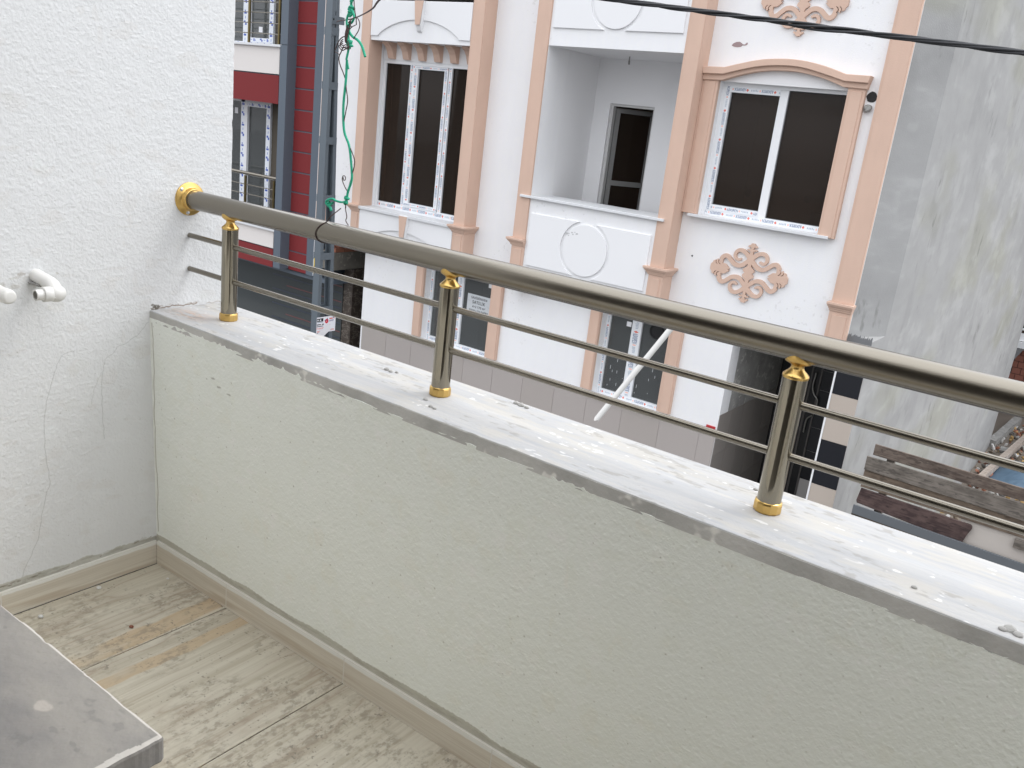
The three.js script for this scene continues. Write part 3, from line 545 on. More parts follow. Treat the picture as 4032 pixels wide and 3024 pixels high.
// ───────────────────────── pink and white house across the street ─────────────────────────
const Z0 = -8.44, ZB = -8.20, TOP = 6.2;
const pinkHouse = thing('pink_white_house', 'white house with pink pilasters and mouldings across the street', 'house');
const part = (name, geo, mat, parent = pinkHouse) => mesh(name, geo, mat, parent);
{
  const oA = [-7.533, -5.607, 0.05, 2.487], oB = [-4.338, -2.427, 0.632, 2.552], up = 2.974;
  const g1 = rect(-6.275, -4.975, -1.83, -0.66), g2 = rect(-3.125, -2.12, -1.83, -0.66), wc = rect(-2.03, -0.552, 0.768, 2.302), door = rect(-1.286, -0.045, -3.299, -0.56);
  const grow = (o, e) => rect(o[0] - e, o[1] + e, o[2] - e, o[3] + e);
  const lift = (o, d) => [o[0], o[1], o[2] + d, o[3] + d];
  const holes = [g1, g2, wc, wc.map(([x, y]) => [x, y + up]), door, grow(oA, 0.003), grow(oB, 0.003), grow([oA[0], oA[1], oA[2] + up, oA[3] + up], 0.003), grow(lift(oB, up + 0.045), 0.003)];
  part('wall', plate([[-7.594, -3.3], [0.0, -3.3], [0.0, TOP], [-8.72, TOP], [-8.72, -0.6], [-7.594, -0.6]], Z0 - 0.26, Z0, holes), M.white);
  part('bay_wall', [plate(rect(-7.70, -5.43, -0.46, TOP), Z0 - 0.02, ZB, [rect(...oA), rect(...lift(oA, up))])], M.white);
  part('bay_wall', [plate(rect(-4.54, -2.24, -0.46, TOP), Z0 - 0.02, ZB, [rect(...oB), rect(...lift(oB, up + 0.045))])], M.white);
  // hull: sides, back, roof, storeys
  part('hull', [bx(-8.72, -8.6, -0.6, TOP, -24.6, Z0 - 0.262), bx(-7.594, -7.5, -3.3, -0.6, -24.6, Z0 - 0.262), bx(-8.72, 0.1, -3.3, TOP, -24.7, -24.6), bx(-8.72, 0.2, TOP, TOP + 0.2, -24.7, Z0 + 0.1), bx(-8.6, 0.1, -0.62, -0.47, -24.6, Z0 - 0.262), bx(-8.6, 0.1, 2.60, 2.75, -24.6, Z0 - 0.262), bx(-7.5, 0.1, -0.6, -0.59, -12.3, -12.2)], M.concrete);
  part('room_wall', [bx(-8.6, -5.0, -0.46, 2.6, -10.3, -10.2), bx(-5.0, -2.3, -0.46, 2.6, -10.6, -10.5), bx(-5.1, -5.0, -0.46, 2.6, -11.5, Z0 - 0.27), bx(-7.5, 0.1, -3.3, -0.63, -11.6, -11.5), bx(-1.42, -1.302, -3.3, -0.63, -11.5, Z0 - 0.27), bx(-2.38, -2.30, -0.46, 2.6, -11.5, -9.6)], M.room);
  // concrete side wall towards the empty lot, and its return beside the pilaster
  { const outline = d => { const sh = new THREE.Shape([[0.001, Z0 - 0.012], [0.27, Z0 - 0.012 - d], [0.27, -24.6], [0.001, -24.6]].map(([x, z]) => new THREE.Vector2(x, -z))); return sh; };
    const up = new THREE.ExtrudeGeometry(outline(0.55), { depth: TOP + 0.29, bevelEnabled: false }); up.rotateX(-Math.PI / 2); up.translate(0, -0.29, 0);
    const lo = new THREE.ExtrudeGeometry(outline(0.002), { depth: 5.31, bevelEnabled: false }); lo.rotateX(-Math.PI / 2); lo.translate(0, -5.6, 0);
    const g = merge([up, lo]), p = g.attributes.position, uv = g.attributes.uv; for (let i = 0; i < p.count; i++) uv.setXY(i, p.getZ(i), p.getY(i)); part('side_wall', g, M.render); }

  // ── pilasters
  const capL = [[0.074, 0.066], [0.05, 0.066], [0.046, 0.058], [0.03, 0.05], [0.012, 0.03], [0.002, 0.028], [-0.004, 0.018], [-0.022, 0.014], [-0.03, 0.0]];
  function pilaster(x0, x1, zb, zf, l, r, cap = true) {
    const pl = part('pilaster', [bx(x0, x1, 0.0745, TOP, zb, zf), bx(x0, x1, -0.62, -0.0305, zb, zf)], M.pink);
    part('shaft_strip', bx(x0 + 0.026, x1 - 0.004, 0.076, TOP, zf - 0.004, zf + 0.008), M.pink, pl);
    part('capital', moulding(x0, x1, zb, zf, capL, l, r), M.pink, pl);
    const iw = 0.036; part('base_panel', [plate(rect(x0 + iw, x1 - iw, -0.6, -0.062), zf - 0.004, zf + 0.012, [], 0.008)], M.pink, pl);
    return pl;
  }
  pilaster(-7.715, -7.528, Z0 + 0.001, ZB + 0.014, 1, 0.0);
  pilaster(-5.622, -5.412, Z0 + 0.001, ZB + 0.014, 1, 1);
  pilaster(-4.556, -4.340, Z0 + 0.001, ZB + 0.014, 1, 0.1);
  pilaster(-2.428, -2.226, Z0 + 0.001, ZB + 0.014, 1, 1);
  pilaster(-0.236, 0.0, Z0 + 0.001, Z0 + 0.065, 0.5, 0.3);
  part('corner_pilaster', bx(-8.765, -8.56, -0.62, TOP, Z0 - 0.3, Z0 + 0.04), M.pink);

  // ── bay with the three-light window
  const arch = (xa, xb, y0, h, n = 36) => Array.from({ length: n + 1 }, (_, i) => { const t = i / n; return [xa + (xb - xa) * t, y0 + h * (1 - (2 * t - 1) ** 2) ** 0.8 * 1]; });
  for (const dy of [0, -2.98]) {
    const yb = 2.546 + dy; // plaque with an arch cut from its foot
    const yt = 3.03 + dy, lim = Math.max(yb, -0.43);
    const A = arch(-7.378, -5.824, yb, 0.236).filter(p => p[1] >= lim - 1e-6);
    const pts = dy === 0 ? [[-7.524, yb], ...arch(-7.378, -5.824, yb, 0.236), [-5.628, yb], [-5.628, yt], [-7.524, yt]] : [[-7.524, lim], [A[0][0] - 0.01, lim], ...A, [A.at(-1)[0] + 0.01, lim], [-5.628, lim], [-5.628, yt - 0.02], [-7.524, yt - 0.02]];
    part('plaque', plate(pts, ZB - 0.002, ZB + 0.02, [], 0.006), M.whitePaint);
    const k = part('keystone', new ConvexGeometry([[-6.635, yt, 0], [-6.465, yt, 0], [-6.635, yt, 0.075], [-6.465, yt, 0.075], [-6.60, 2.615 + dy, 0], [-6.515, 2.615 + dy, 0], [-6.60, 2.640 + dy, 0.03], [-6.515, 2.640 + dy, 0.03], [-6.60, 2.715 + dy, 0.062], [-6.512, 2.715 + dy, 0.062]].map(p => new THREE.Vector3(p[0], p[1], ZB + p[2]))), M.whitePaint);
    const s = part('keystone_face', plate([[-6.598, 2.715 + dy], [-6.514, 2.715 + dy], [-6.468, yt - 0.002], [-6.632, yt - 0.002]], 0, 0.006), M.pink, k); s.position.z = ZB + 0.0745;
  }
  const zf = -8.505; // front of the window frame
  part('head_wall', bx(oA[0], oA[1], 2.248, 2.487, zf - 0.1, zf + 0.012), M.whitePaint);
  for (let i = 0; i < 6; i++) {
    const x = -7.335 + i * 0.307, prof = [[0, 2.262], [0.045, 2.264], [0.06, 2.30], [0.085, 2.37], [0.13, 2.43], [0.19, 2.465], [0.19, 2.486], [0, 2.486]];
    const g = new THREE.ExtrudeGeometry(new THREE.Shape(prof.map(p => new THREE.Vector2(...p))), { depth: 0.118, bevelEnabled: false }); g.rotateY(-Math.PI / 2); g.translate(x + 0.059, 0, zf + 0.012);
    part('bracket', tri(g), M.pink);
  }
  part('sill', rb(-7.62, -5.605, 0.022, 0.064, zf - 0.05, ZB + 0.05, 0.004), M.marbleSill);

  // bars of a window: printed film along the front
  function bar(parent, x0, x1, y0, y1, z0, z1, o = {}) {
    const g = new THREE.BoxGeometry(x1 - x0, y1 - y0, z1 - z0).toNonIndexed(), p = g.attributes.position, nn = g.attributes.normal, uv = g.attributes.uv;
    const hor = (x1 - x0) > (y1 - y0), cx = (x0 + x1) / 2, cy = (y0 + y1) / 2, wd = hor ? y1 - y0 : x1 - x0, per = o.per ?? 0.66, sh = o.shift ?? 0;
    for (let i = 0; i < p.count; i++) {
      let al = hor ? p.getX(i) : p.getY(i), ac = (hor ? p.getY(i) : -p.getX(i)) / wd + 0.5;
      if (o.flip) { al = -al; ac = 1 - ac; }
      uv.setXY(i, al / per + sh, nn.getZ(i) > 0.5 ? ac : 0.02);
    }
    g.translate(cx, cy, (z0 + z1) / 2); return part(o.name ?? 'frame_bar', g, o.mat ?? M.film, parent);
  }
  const pane = (parent, x0, x1, y0, y1, z, mat = M.smoked) => part('pane', bx(x0, x1, y0, y1, z - 0.003, z + 0.003), mat, parent);
  const seal = (parent, x0, x1, y0, y1, z) => part('seal', plate(rect(x0, x1, y0, y1), z, z + 0.006, [rect(x0 + 0.010, x1 - 0.008, y0 + 0.007, y1 - 0.007)]), M.seal, parent);
  { // three-light window
    const w = new THREE.Group(); w.name = 'window'; pinkHouse.add(w); const z0 = zf - 0.065, z1 = zf;
    bar(w, -7.533, -7.478, 0.064, 2.248, z0, z1, { mat: M.pvc }); bar(w, -7.478, -5.607, 2.200, 2.248, z0, z1, { mat: M.pvc });
    bar(w, -7.478, -5.607, 0.064, 0.152, z0, z1, { flip: true, shift: 0.2 }); bar(w, -6.98, -6.915, 0.152, 2.2, z0, z1, { shift: 0.1 }); bar(w, -6.225, -6.165, 0.152, 2.2, z0, z1, { flip: true, shift: 0.3 });
    bar(w, -6.905, -6.815, 0.208, 2.15, z0 + 0.01, z1 + 0.012, { shift: 0.45, name: 'sash_bar' }); bar(w, -6.30, -6.235, 0.208, 2.15, z0 + 0.01, z1 + 0.012, { flip: true, shift: 0.05, name: 'sash_bar' });
    bar(w, -6.905, -6.235, 2.15, 2.196, z0 + 0.01, z1 + 0.012, { flip: true, shift: 0.55, name: 'sash_bar' }); bar(w, -6.905, -6.235, 0.156, 0.208, z0 + 0.01, z1 + 0.012, { shift: 0.1, name: 'sash_bar' });
    pane(w, -7.475, -6.982, 0.154, 2.198, z0 + 0.03); pane(w, -6.813, -6.302, 0.21, 2.148, z0 + 0.03); pane(w, -6.163, -5.607, 0.154, 2.198, z0 + 0.03);
    seal(w, -7.478, -6.98, 0.152, 2.2, z0 + 0.036); seal(w, -6.815, -6.30, 0.208, 2.15, z0 + 0.036); seal(w, -6.165, -5.607, 0.152, 2.2, z0 + 0.036);
    part('pale_curve', tube([[-7.43, 2.19, z0 - 0.02], [-7.40, 1.6, z0 - 0.02], [-7.405, 1.0, z0 - 0.02], [-7.44, 0.5, z0 - 0.02], [-7.455, 0.16, z0 - 0.02]], 0.007, 30, 6), M.pvc, w);  // thin pale curved line behind the left pane
  }
  // ── open balcony
  {
    const [x0, x1, y0, y1] = [oB[0], oB[1], oB[2], oB[3]], zb = -9.49;
    const b = new THREE.Group(); b.name = 'balcony'; pinkHouse.add(b);
    part('side_wall', bx(x0 - 0.12, x0 - 0.0032, -0.4, y1 + 0.12, zb - 0.1, Z0 - 0.262), M.whitePaint, b); part('side_wall', bx(x1 + 0.0032, x1 + 0.12, -0.4, y1 + 0.12, zb - 0.1, Z0 - 0.262), M.whitePaint, b);
    part('back_wall', plate(rect(x0 - 0.003, x1 + 0.003, -0.3, y1 + 0.1), zb - 0.12, zb, [rect(-4.085, -3.385, -0.2, 1.975)]), M.whitePaint, b);
    part('ceiling', bx(x0 - 0.003, x1 + 0.003, y1 + 0.0035, y1 + 0.12, zb, Z0 - 0.262), M.whitePaint, b);
    part('floor', bx(x0 - 0.003, x1 + 0.003, -0.42, -0.3, zb, Z0 - 0.262), M.concrete, b);
    part('sill', rb(-4.488, -2.33, 0.632, 0.664, Z0 - 0.29, ZB + 0.055, 0.004), M.marbleSill, b);
    // door reveal and the leaf standing open inside
    part('door_frame', [bx(-4.085, -4.045, -0.2, 1.94, zb - 0.11, zb - 0.04), bx(-3.42, -3.385, -0.2, 1.94, zb - 0.11, zb - 0.04), bx(-4.085, -3.385, 1.94, 1.975, zb - 0.11, zb - 0.04)], std({ color: lin(0.55, 0.55, 0.54), roughness: 0.5 }), b);
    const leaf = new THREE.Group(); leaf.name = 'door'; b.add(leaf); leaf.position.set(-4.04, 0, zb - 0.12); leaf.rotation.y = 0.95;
    part('leaf_frame', [bx(0, 0.07, -0.18, 1.92, -0.05, 0), bx(0.55, 0.62, -0.18, 1.92, -0.05, 0), bx(0.07, 0.55, 1.86, 1.92, -0.05, 0), bx(0.07, 0.55, -0.18, -0.1, -0.05, 0), bx(0.07, 0.55, 0.86, 0.93, -0.05, 0)], std({ color: lin(0.22, 0.22, 0.215), roughness: 0.5 }), leaf);  // film-covered leaf, its grey deepened to carry the shade of the interior
    part('leaf_pane', [bx(0.07, 0.55, -0.1, 0.86, -0.03, -0.024), bx(0.07, 0.55, 0.93, 1.86, -0.03, -0.024)], M.smoked, leaf);
    part('ceiling_hook', [rod([-3.60, 2.55, -9.0], [-3.60, 2.50, -9.0], 0.008, 8), rod([-3.60, 2.50, -9.0], [-3.585, 2.455, -8.98], 0.012, 8)], M.concrete, b);
    for (const dy of [0, 3.02]) {
      const cx = -3.395, cy = 0.088 + dy, R = 0.376, r = 0.334, pa = -0.257 + dy, pb = 0.442 + dy, P = [];
      // plaque in two halves, cut by the ring groove
      const half = s => { const pts = []; const a0 = Math.asin((pa - cy) / R), a1 = Math.asin((pb - cy) / R); for (let i = 0; i <= 30; i++) { const a = a0 + (a1 - a0) * i / 30; pts.push([cx + s * R * Math.cos(a), cy + R * Math.sin(a)]); } const xo = s > 0 ? -2.474 : -4.292; pts.push([xo, pb], [xo, pa]); return s > 0 ? pts.reverse() : pts; };
      part('plaque', plate(half(-1), ZB - 0.002, ZB + 0.022, [], 0.005), M.whitePaint); part('plaque', plate(half(1), ZB - 0.002, ZB + 0.022, [], 0.005), M.whitePaint);
      part('medallion', plate(ring(cx, cy, r), ZB - 0.002, ZB + 0.022, [], 0.005), M.whitePaint);
    }
    // plaster chipped off the medallion
    const chips = []; for (const [x, y, s] of [[-3.69, 0.268, 0.022], [-3.655, 0.272, 0.016], [-3.61, 0.290, 0.018], [-3.59, 0.268, 0.014], [-3.535, 0.285, 0.02], [-3.565, 0.303, 0.012], [-3.66, 0.247, 0.012]]) { const pts = ring(x, y, s, 9).map(([a, b2]) => [a + rr(-0.006, 0.006), y + (b2 - y) * 0.5 + rr(-0.003, 0.003)]); chips.push(plate(pts, ZB + 0.0215, ZB + 0.0235)); }
    part('chip', chips, std({ color: lin(0.5, 0.5, 0.5) }));
  }
  // ── arched window
  {
    const top = [[-2.226, 2.437], [-1.962, 2.443], [-1.762, 2.497], [-1.554, 2.544], [-1.326, 2.567], [-1.089, 2.563], [-0.829, 2.521], [-0.585, 2.453], [-0.329, 2.451]];
    const mid = [[-2.226, 2.361], [-1.967, 2.367], [-1.756, 2.426], [-1.547, 2.473], [-1.319, 2.496], [-1.08, 2.490], [-0.817, 2.438], [-0.59, 2.381], [-0.345, 2.378]];
    const low = [[-2.226, 2.296], [-1.984, 2.303], [-1.762, 2.376], [-1.553, 2.425], [-1.324, 2.447], [-1.083, 2.441], [-0.82, 2.393], [-0.6, 2.325], [-0.352, 2.319]];
    const curve = a => { const c = new THREE.SplineCurve(a.slice(1, 8).map(p => new THREE.Vector2(...p))).getPoints(40).map(p => [p.x, p.y]); return [a[0], ...c, a[8]]; };
    const T = curve(top), Mi = curve(mid), Lo = curve(low);
    const cor = part('arched_cornice', plate([...T, ...Mi.slice().reverse()], Z0 - 0.01, Z0 + 0.125, [], 0.006), M.pink);
    part('cornice_fillet', plate([...Mi.map(([x, y]) => [x, y + 0.02]), ...Lo.slice().reverse()], Z0 - 0.01, Z0 + 0.085, [], 0.005), M.pink, cor);
    part('tympanum', plate([...Lo.slice(1, -1).map(([x, y]) => [x, y + 0.03]), [-0.552, 2.296], [-2.03, 2.296]], Z0 - 0.02, Z0 + 0.003), M.whitePaint);
    for (const [a, b, yb] of [[-2.226, -2.031, 0.768], [-0.551, -0.365, 0.745]]) { const ar = part('architrave', plate(rect(a, b, yb, 2.33), Z0 - 0.01, Z0 + 0.06, [], 0.006), M.pink); part('architrave_strip', plate(rect(a + 0.03, b - 0.03, yb + 0.002, 2.29), Z0 + 0.055, Z0 + 0.07, [], 0.005), M.pink, ar); }
    part('sill', rb(-2.125, -0.42, 0.735, 0.7675, Z0 - 0.17, Z0 + 0.10, 0.004), M.marbleSill);
    const w = new THREE.Group(); w.name = 'window'; pinkHouse.add(w); const z1 = Z0 - 0.105, z0 = z1 - 0.065;
    bar(w, -2.03, -1.992, 0.769, 2.302, z0, z1 + 0.02, { mat: M.pvc }); bar(w, -1.992, -0.552, 2.258, 2.302, z0, z1 + 0.02, { mat: M.pvc });
    bar(w, -1.992, -0.552, 0.769, 0.838, z0, z1 + 0.004, { flip: true, shift: 0.3 }); bar(w, -1.335, -1.24, 0.838, 2.258, z0, z1 + 0.002, { mat: M.pvc });
    bar(w, -1.992, -1.925, 0.838, 2.258, z0 + 0.01, z1 + 0.012, { flip: true, shift: 0.2, name: 'sash_bar' }); bar(w, -1.925, -1.335, 2.192, 2.258, z0 + 0.01, z1 + 0.012, { flip: true, shift: 0.4, name: 'sash_bar' });
    bar(w, -1.925, -1.335, 0.838, 0.9, z0 + 0.01, z1 + 0.012, { shift: 0.2, name: 'sash_bar' }); 
    pane(w, -1.923, -1.337, 0.902, 2.19, z0 + 0.03); pane(w, -1.238, -0.554, 0.84, 2.256, z0 + 0.03);
    seal(w, -1.925, -1.335, 0.9, 2.192, z0 + 0.036); seal(w, -1.24, -0.552, 0.838, 2.258, z0 + 0.036);
    // far wall of the room with two stove-pipe holes
    part('pipe_hole', [[-1.44, 1.10], [-0.74, 1.13], [-1.77, 1.01]].map(([x, y], i) => { const g = new THREE.CylinderGeometry(i < 2 ? 0.05 : 0.04, 0.05, 0.012, 20); g.rotateX(Math.PI / 2); g.translate(2.482 + (x - 2.482) * 1.16, 1.6 + (y - 1.6) * 1.16, -9.99); return g; }), M.dark);
    part('room_wall', [bx(-2.2, 0.0, -0.4, 2.6, -10.1, -10.0), bx(-2.2, -2.12, -0.4, 2.6, -10.0, -8.75)], M.room);
    part('parcel', bx(-0.78, -0.35, 0.77, 0.97, -8.86, -8.74), std({ color: lin(0.06, 0.065, 0.07) }));
  }
  // ── cut-out scroll ornament, as one plate traced from a distance field
  function scroll() {
    const caps = (pts, r0, r1) => { const c = new THREE.SplineCurve(pts.map(p => new THREE.Vector2(...p))).getPoints(26); const o = []; for (let i = 0; i + 1 < c.length; i++) o.push([c[i].x, c[i].y, c[i + 1].x, c[i + 1].y, r0 + (r1 - r0) * i / 25, r0 + (r1 - r0) * (i + 1) / 25]); return o; };
    const segs = [
      ...caps([[0.016, -0.150], [0.05, -0.117], [0.09, -0.083], [0.137, -0.068], [0.19, -0.078], [0.237, -0.115], [0.278, -0.150], [0.318, -0.156], [0.35, -0.125], [0.359, -0.075], [0.350, -0.03]], 0.024, 0.024),
      ...caps([[0.018, -0.180], [0.053, -0.216], [0.100, -0.245], [0.152, -0.250], [0.188, -0.222], [0.198, -0.176], [0.175, -0.142], [0.143, -0.138], [0.120, -0.150]], 0.026, 0.013),
      ...caps([[0.0, -0.14], [0.0, -0.23], [0.0, -0.34]], 0.024, 0.011),
      ...caps([[0.0, -0.255], [0.03, -0.275], [0.058, -0.272]], 0.013, 0.006), ...caps([[0.0, -0.30], [0.022, -0.322], [0.046, -0.312]], 0.013, 0.010), ...caps([[0, -0.33], [0.016, -0.342]], 0.012, 0.009),
      ...caps([[0, 0], [0.0, -0.09], [0.0, -0.15]], 0.03, 0.016), 
    ];
    const poly = [[0.008, 0.134], [0.012, 0.097], [0.031, 0.073], [0.070, 0.042], [0.062, 0.02], [0.040, 0], [0.064, -0.016], [0.069, -0.041], [0.033, -0.065], [0.016, -0.1], [0.012, -0.14], [-0.01, -0.14], [-0.01, 0.134]];
    const fan = [[0.245, 0.02], [0.291, 0.058], [0.338, 0.06], [0.376, 0.082], [0.404, 0.104], [0.42, 0.088], [0.452, 0.074], [0.454, 0.055], [0.478, 0.03], [0.474, 0.008], [0.48, -0.012], [0.455, -0.048], [0.452, -0.07], [0.424, -0.084], [0.411, -0.1], [0.38, -0.074], [0.338, -0.06], [0.300, -0.052], [0.27, -0.035], [0.272, -0.022], [0.235, -0.012], [0.268, 0.002]];
    const slots = [...caps([[0.372, -0.102], [0.386, -0.078], [0.374, -0.052], [0.358, -0.044]], 0.0065, 0.0035), ...caps([[0.412, -0.094], [0.420, -0.070], [0.408, -0.050], [0.394, -0.044]], 0.0055, 0.003)];
    const cd = (x, y, s) => { let m = 9; for (const [ax, ay, bx_, by, r0, r1] of s) { const dx = bx_ - ax, dy = by - ay, t = cl(((x - ax) * dx + (y - ay) * dy) / (dx * dx + dy * dy + 1e-12)), d = Math.hypot(x - ax - t * dx, y - ay - t * dy) - (r0 + (r1 - r0) * t); if (d < m) m = d; } return m; };
    const pd = (x, y, P) => { let d = 9, ins = false; for (let i = 0, j = P.length - 1; i < P.length; j = i++) { const [ax, ay] = P[j], [bx_, by] = P[i], dx = bx_ - ax, dy = by - ay, t = cl(((x - ax) * dx + (y - ay) * dy) / (dx * dx + dy * dy)); d = Math.min(d, Math.hypot(x - ax - t * dx, y - ay - t * dy)); if ((ay > y) !== (by > y) && x < (bx_ - ax) * (y - ay) / (by - ay) + ax) ins = !ins; } return ins ? -d : d; };
    const f = (x, y) => { const X = Math.abs(x), Y = -Math.abs(y); let d = Math.min(cd(X, Y, segs), pd(X, Y, poly), pd(X, Y, fan), pd(X, -Y, fan), pd(X, -Y, poly)); d = Math.max(d, -cd(X, Y, slots)); return d; };
    const nx = 252, ny = 190, s = 0.004, x0 = -nx * s / 2 + 0.0003, y0 = -ny * s / 2 + 0.0003, F = []; for (let j = 0; j <= ny; j++) for (let i = 0; i <= nx; i++) F.push(f(x0 + i * s, y0 + j * s));
    const nxt = new Map(), pt = new Map(), at = (i, j) => F[j * (nx + 1) + i];
    const ek = (i, j, k) => (j * (nx + 2) + i) * 2 + k, ep = (i, j, k) => { const id = ek(i, j, k); if (!pt.has(id)) { const a = at(i, j), b = k ? at(i, j + 1) : at(i + 1, j), t = a / (a - b); pt.set(id, k ? [x0 + i * s, y0 + (j + t) * s] : [x0 + (i + t) * s, y0 + j * s]); } return id; };
    for (let j = 0; j < ny; j++) for (let i = 0; i < nx; i++) {
      const c = (at(i, j) < 0 ? 1 : 0) | (at(i + 1, j) < 0 ? 2 : 0) | (at(i + 1, j + 1) < 0 ? 4 : 0) | (at(i, j + 1) < 0 ? 8 : 0); if (c === 0 || c === 15) continue;
      const B = () => ep(i, j, 0), Rr = () => ep(i + 1, j, 1), T = () => ep(i, j + 1, 0), Lf = () => ep(i, j, 1);
      const tab = { 1: [[B, Lf]], 2: [[Rr, B]], 3: [[Rr, Lf]], 4: [[T, Rr]], 5: [[B, Lf], [T, Rr]], 6: [[T, B]], 7: [[T, Lf]], 8: [[Lf, T]], 9: [[B, T]], 10: [[Rr, B], [Lf, T]], 11: [[Rr, T]], 12: [[Lf, Rr]], 13: [[B, Rr]], 14: [[Lf, B]] }[c];
      for (const [a, b] of tab) nxt.set(a(), b());
    }
    const loops = []; while (nxt.size) { const st = nxt.keys().next().value, l = []; let k = st; while (nxt.has(k)) { l.push(pt.get(k)); const n = nxt.get(k); nxt.delete(k); k = n; } if (l.length > 8) loops.push(l); }
    const area = l => l.reduce((a, p, i) => { const q = l[(i + 1) % l.length]; return a + p[0] * q[1] - q[0] * p[1]; }, 0) / 2;
    const thin = l => l.filter((_, i) => i % 2 === 0);
    loops.sort((a, b) => Math.abs(area(b)) - Math.abs(area(a)));
    return plate(thin(loops[0]), 0, 0.032, loops.slice(1).filter(l => Math.sign(area(l)) !== Math.sign(area(loops[0]))).map(thin));
  }
  const sc = scroll();
  for (const y of [0.19, 3.164]) { const m = part('scroll_ornament', sc, M.pink); m.position.set(-1.262 + (y > 1 ? 0.042 : 0), y, Z0 + 0.0005); }
  // patches: flaked paint, cored hole with its plug, rusty anchor
  part('flaked_paint', plate([[-1.973, 2.69], [-1.955, 2.712], [-1.92, 2.728], [-1.88, 2.732], [-1.855, 2.718], [-1.838, 2.706], [-1.815, 2.706], [-1.795, 2.727], [-1.783, 2.722], [-1.787, 2.703], [-1.81, 2.694], [-1.84, 2.694], [-1.86, 2.678], [-1.90, 2.672], [-1.93, 2.674], [-1.955, 2.68]], Z0 - 0.01, Z0 + 0.0025), std({ color: lin(0.32, 0.24, 0.24) }));
  part('cored_hole', plate(ring(-0.305, 2.25, 0.055, 17).map(([x, y]) => [x + rr(-0.006, 0.006), y + rr(-0.006, 0.006)]), Z0 - 0.02, Z0 + 0.004), M.dark);
  { const g = new THREE.IcosahedronGeometry(0.042, 2), a = g.attributes.position; for (let i = 0; i < a.count; i++) { const k = 0.7 + 0.6 * vn(a.getX(i) * 40 + 9, a.getY(i) * 40 + a.getZ(i) * 30 + 9); a.setXYZ(i, a.getX(i) * k, a.getY(i) * k, a.getZ(i) * k * 0.8); } g.computeVertexNormals(); g.translate(-0.315, 2.137, Z0 + 0.02); part('mortar_lump', g, M.concrete); }
  part('anchor_hole', plate(ring(-2.011, 0.262, 0.011, 10), Z0 - 0.01, Z0 + 0.003), M.dark);
  // ── ground-floor windows
  function groundWindow(xa, xb, left, right, mull, sh) {
    for (const [a, b] of [left, right]) { const ar = part('architrave', plate(rect(a, b, -1.775, -0.5), Z0 - 0.01, Z0 + 0.05, [], 0.005), M.pink); part('architrave_strip', plate(rect(a + 0.045, b - 0.012, -1.772, -0.52), Z0 + 0.045, Z0 + 0.062, [], 0.005), M.pink, ar); }
    const w = new THREE.Group(); w.name = 'window'; pinkHouse.add(w); const z1 = Z0 - 0.12, z0 = z1 - 0.06;
    bar(w, xa, xa + 0.058, -1.829, -0.661, z0, z1, { flip: true, shift: sh }); bar(w, xb - 0.03, xb, -1.829, -0.661, z0, z1);
    bar(w, xa + 0.058, xb - 0.03, -1.829, -1.755, z0, z1, { flip: true, shift: sh + 0.3 }); bar(w, xa + 0.058, xb - 0.03, -0.72, -0.661, z0, z1);
    bar(w, mull[0], mull[1], -1.755, -0.72, z0, z1 + 0.004, { flip: true, shift: sh + 0.5 });
    pane(w, xa + 0.056, mull[0] + 0.002, -1.757, -0.718, z0 + 0.03, M.glass); pane(w, mull[1] - 0.002, xb - 0.028, -1.757, -0.718, z0 + 0.03, M.glass);
    return w;
  }
  const w1 = groundWindow(-6.274, -4.976, [-6.436, -6.276], [-4.974, -4.772], [-5.735, -5.618], 0.1), w2 = groundWindow(-3.124, -2.121, [-3.293, -3.13], [-2.12, -1.934], [-2.732, -2.59], 0.6);
  part('sill', rb(-6.27, -4.98, -1.856, -1.8305, Z0 - 0.2, Z0 + 0.04, 0.003), M.marbleSill); part('sill', rb(-3.12, -2.125, -1.856, -1.8305, Z0 - 0.2, Z0 + 0.04, 0.003), M.marbleSill);
  for (const [w, x, y] of [[w1, -5.17, -0.79], [w2, -2.83, -0.83]]) part('sticker', bx(x, x + 0.07, y, y + 0.065, Z0 - 0.146, Z0 - 0.1445), M.paper, w);
  part('flue_hole', (() => { const g = new THREE.TorusGeometry(0.09, 0.012, 10, 32); g.translate(-2.385, -0.80, Z0 - 0.14); const d = new THREE.CircleGeometry(0.088, 32); d.translate(-2.385, -0.80, Z0 - 0.143); return [g, d]; })(), M.dark, w2);
  { const dr = []; for (let i = 0; i < 16; i++) { const x = rnd() < 0.5 ? rr(-3.05, -2.75) : rr(-2.57, -2.2), y = rr(-1.72, -1.3), h = rr(0.01, 0.07); dr.push(bx(x, x + 0.004, y, y + h, Z0 - 0.1455, Z0 - 0.1445)); } part('paint_drip', dr, M.paper, w2); }
  // ── stone plinth, tile by tile
  { const xs = [-7.55, -7.0, -6.455, -5.915, -5.38, -4.82, -4.27, -3.72, -3.185, -2.625, -2.06, -1.5, -1.29], ys = [-1.858, -2.50, -3.10, -3.29];
    part('plinth_bed', bx(-7.56, -1.288, -3.3, -1.857, Z0 - 0.002, Z0 + 0.006), M.joint);
    for (let i = 0; i + 1 < xs.length; i++) for (let j = 0; j + 1 < ys.length; j++) part('plinth_tile', rb(xs[i] + 0.002, xs[i + 1] - 0.002, ys[j + 1] + 0.002, ys[j] - 0.002, Z0 + 0.001, Z0 + 0.012, 0.0015, 1), (i * 7 + j * 3) % 3 ? M.stoneTile : M.stoneTile2); }
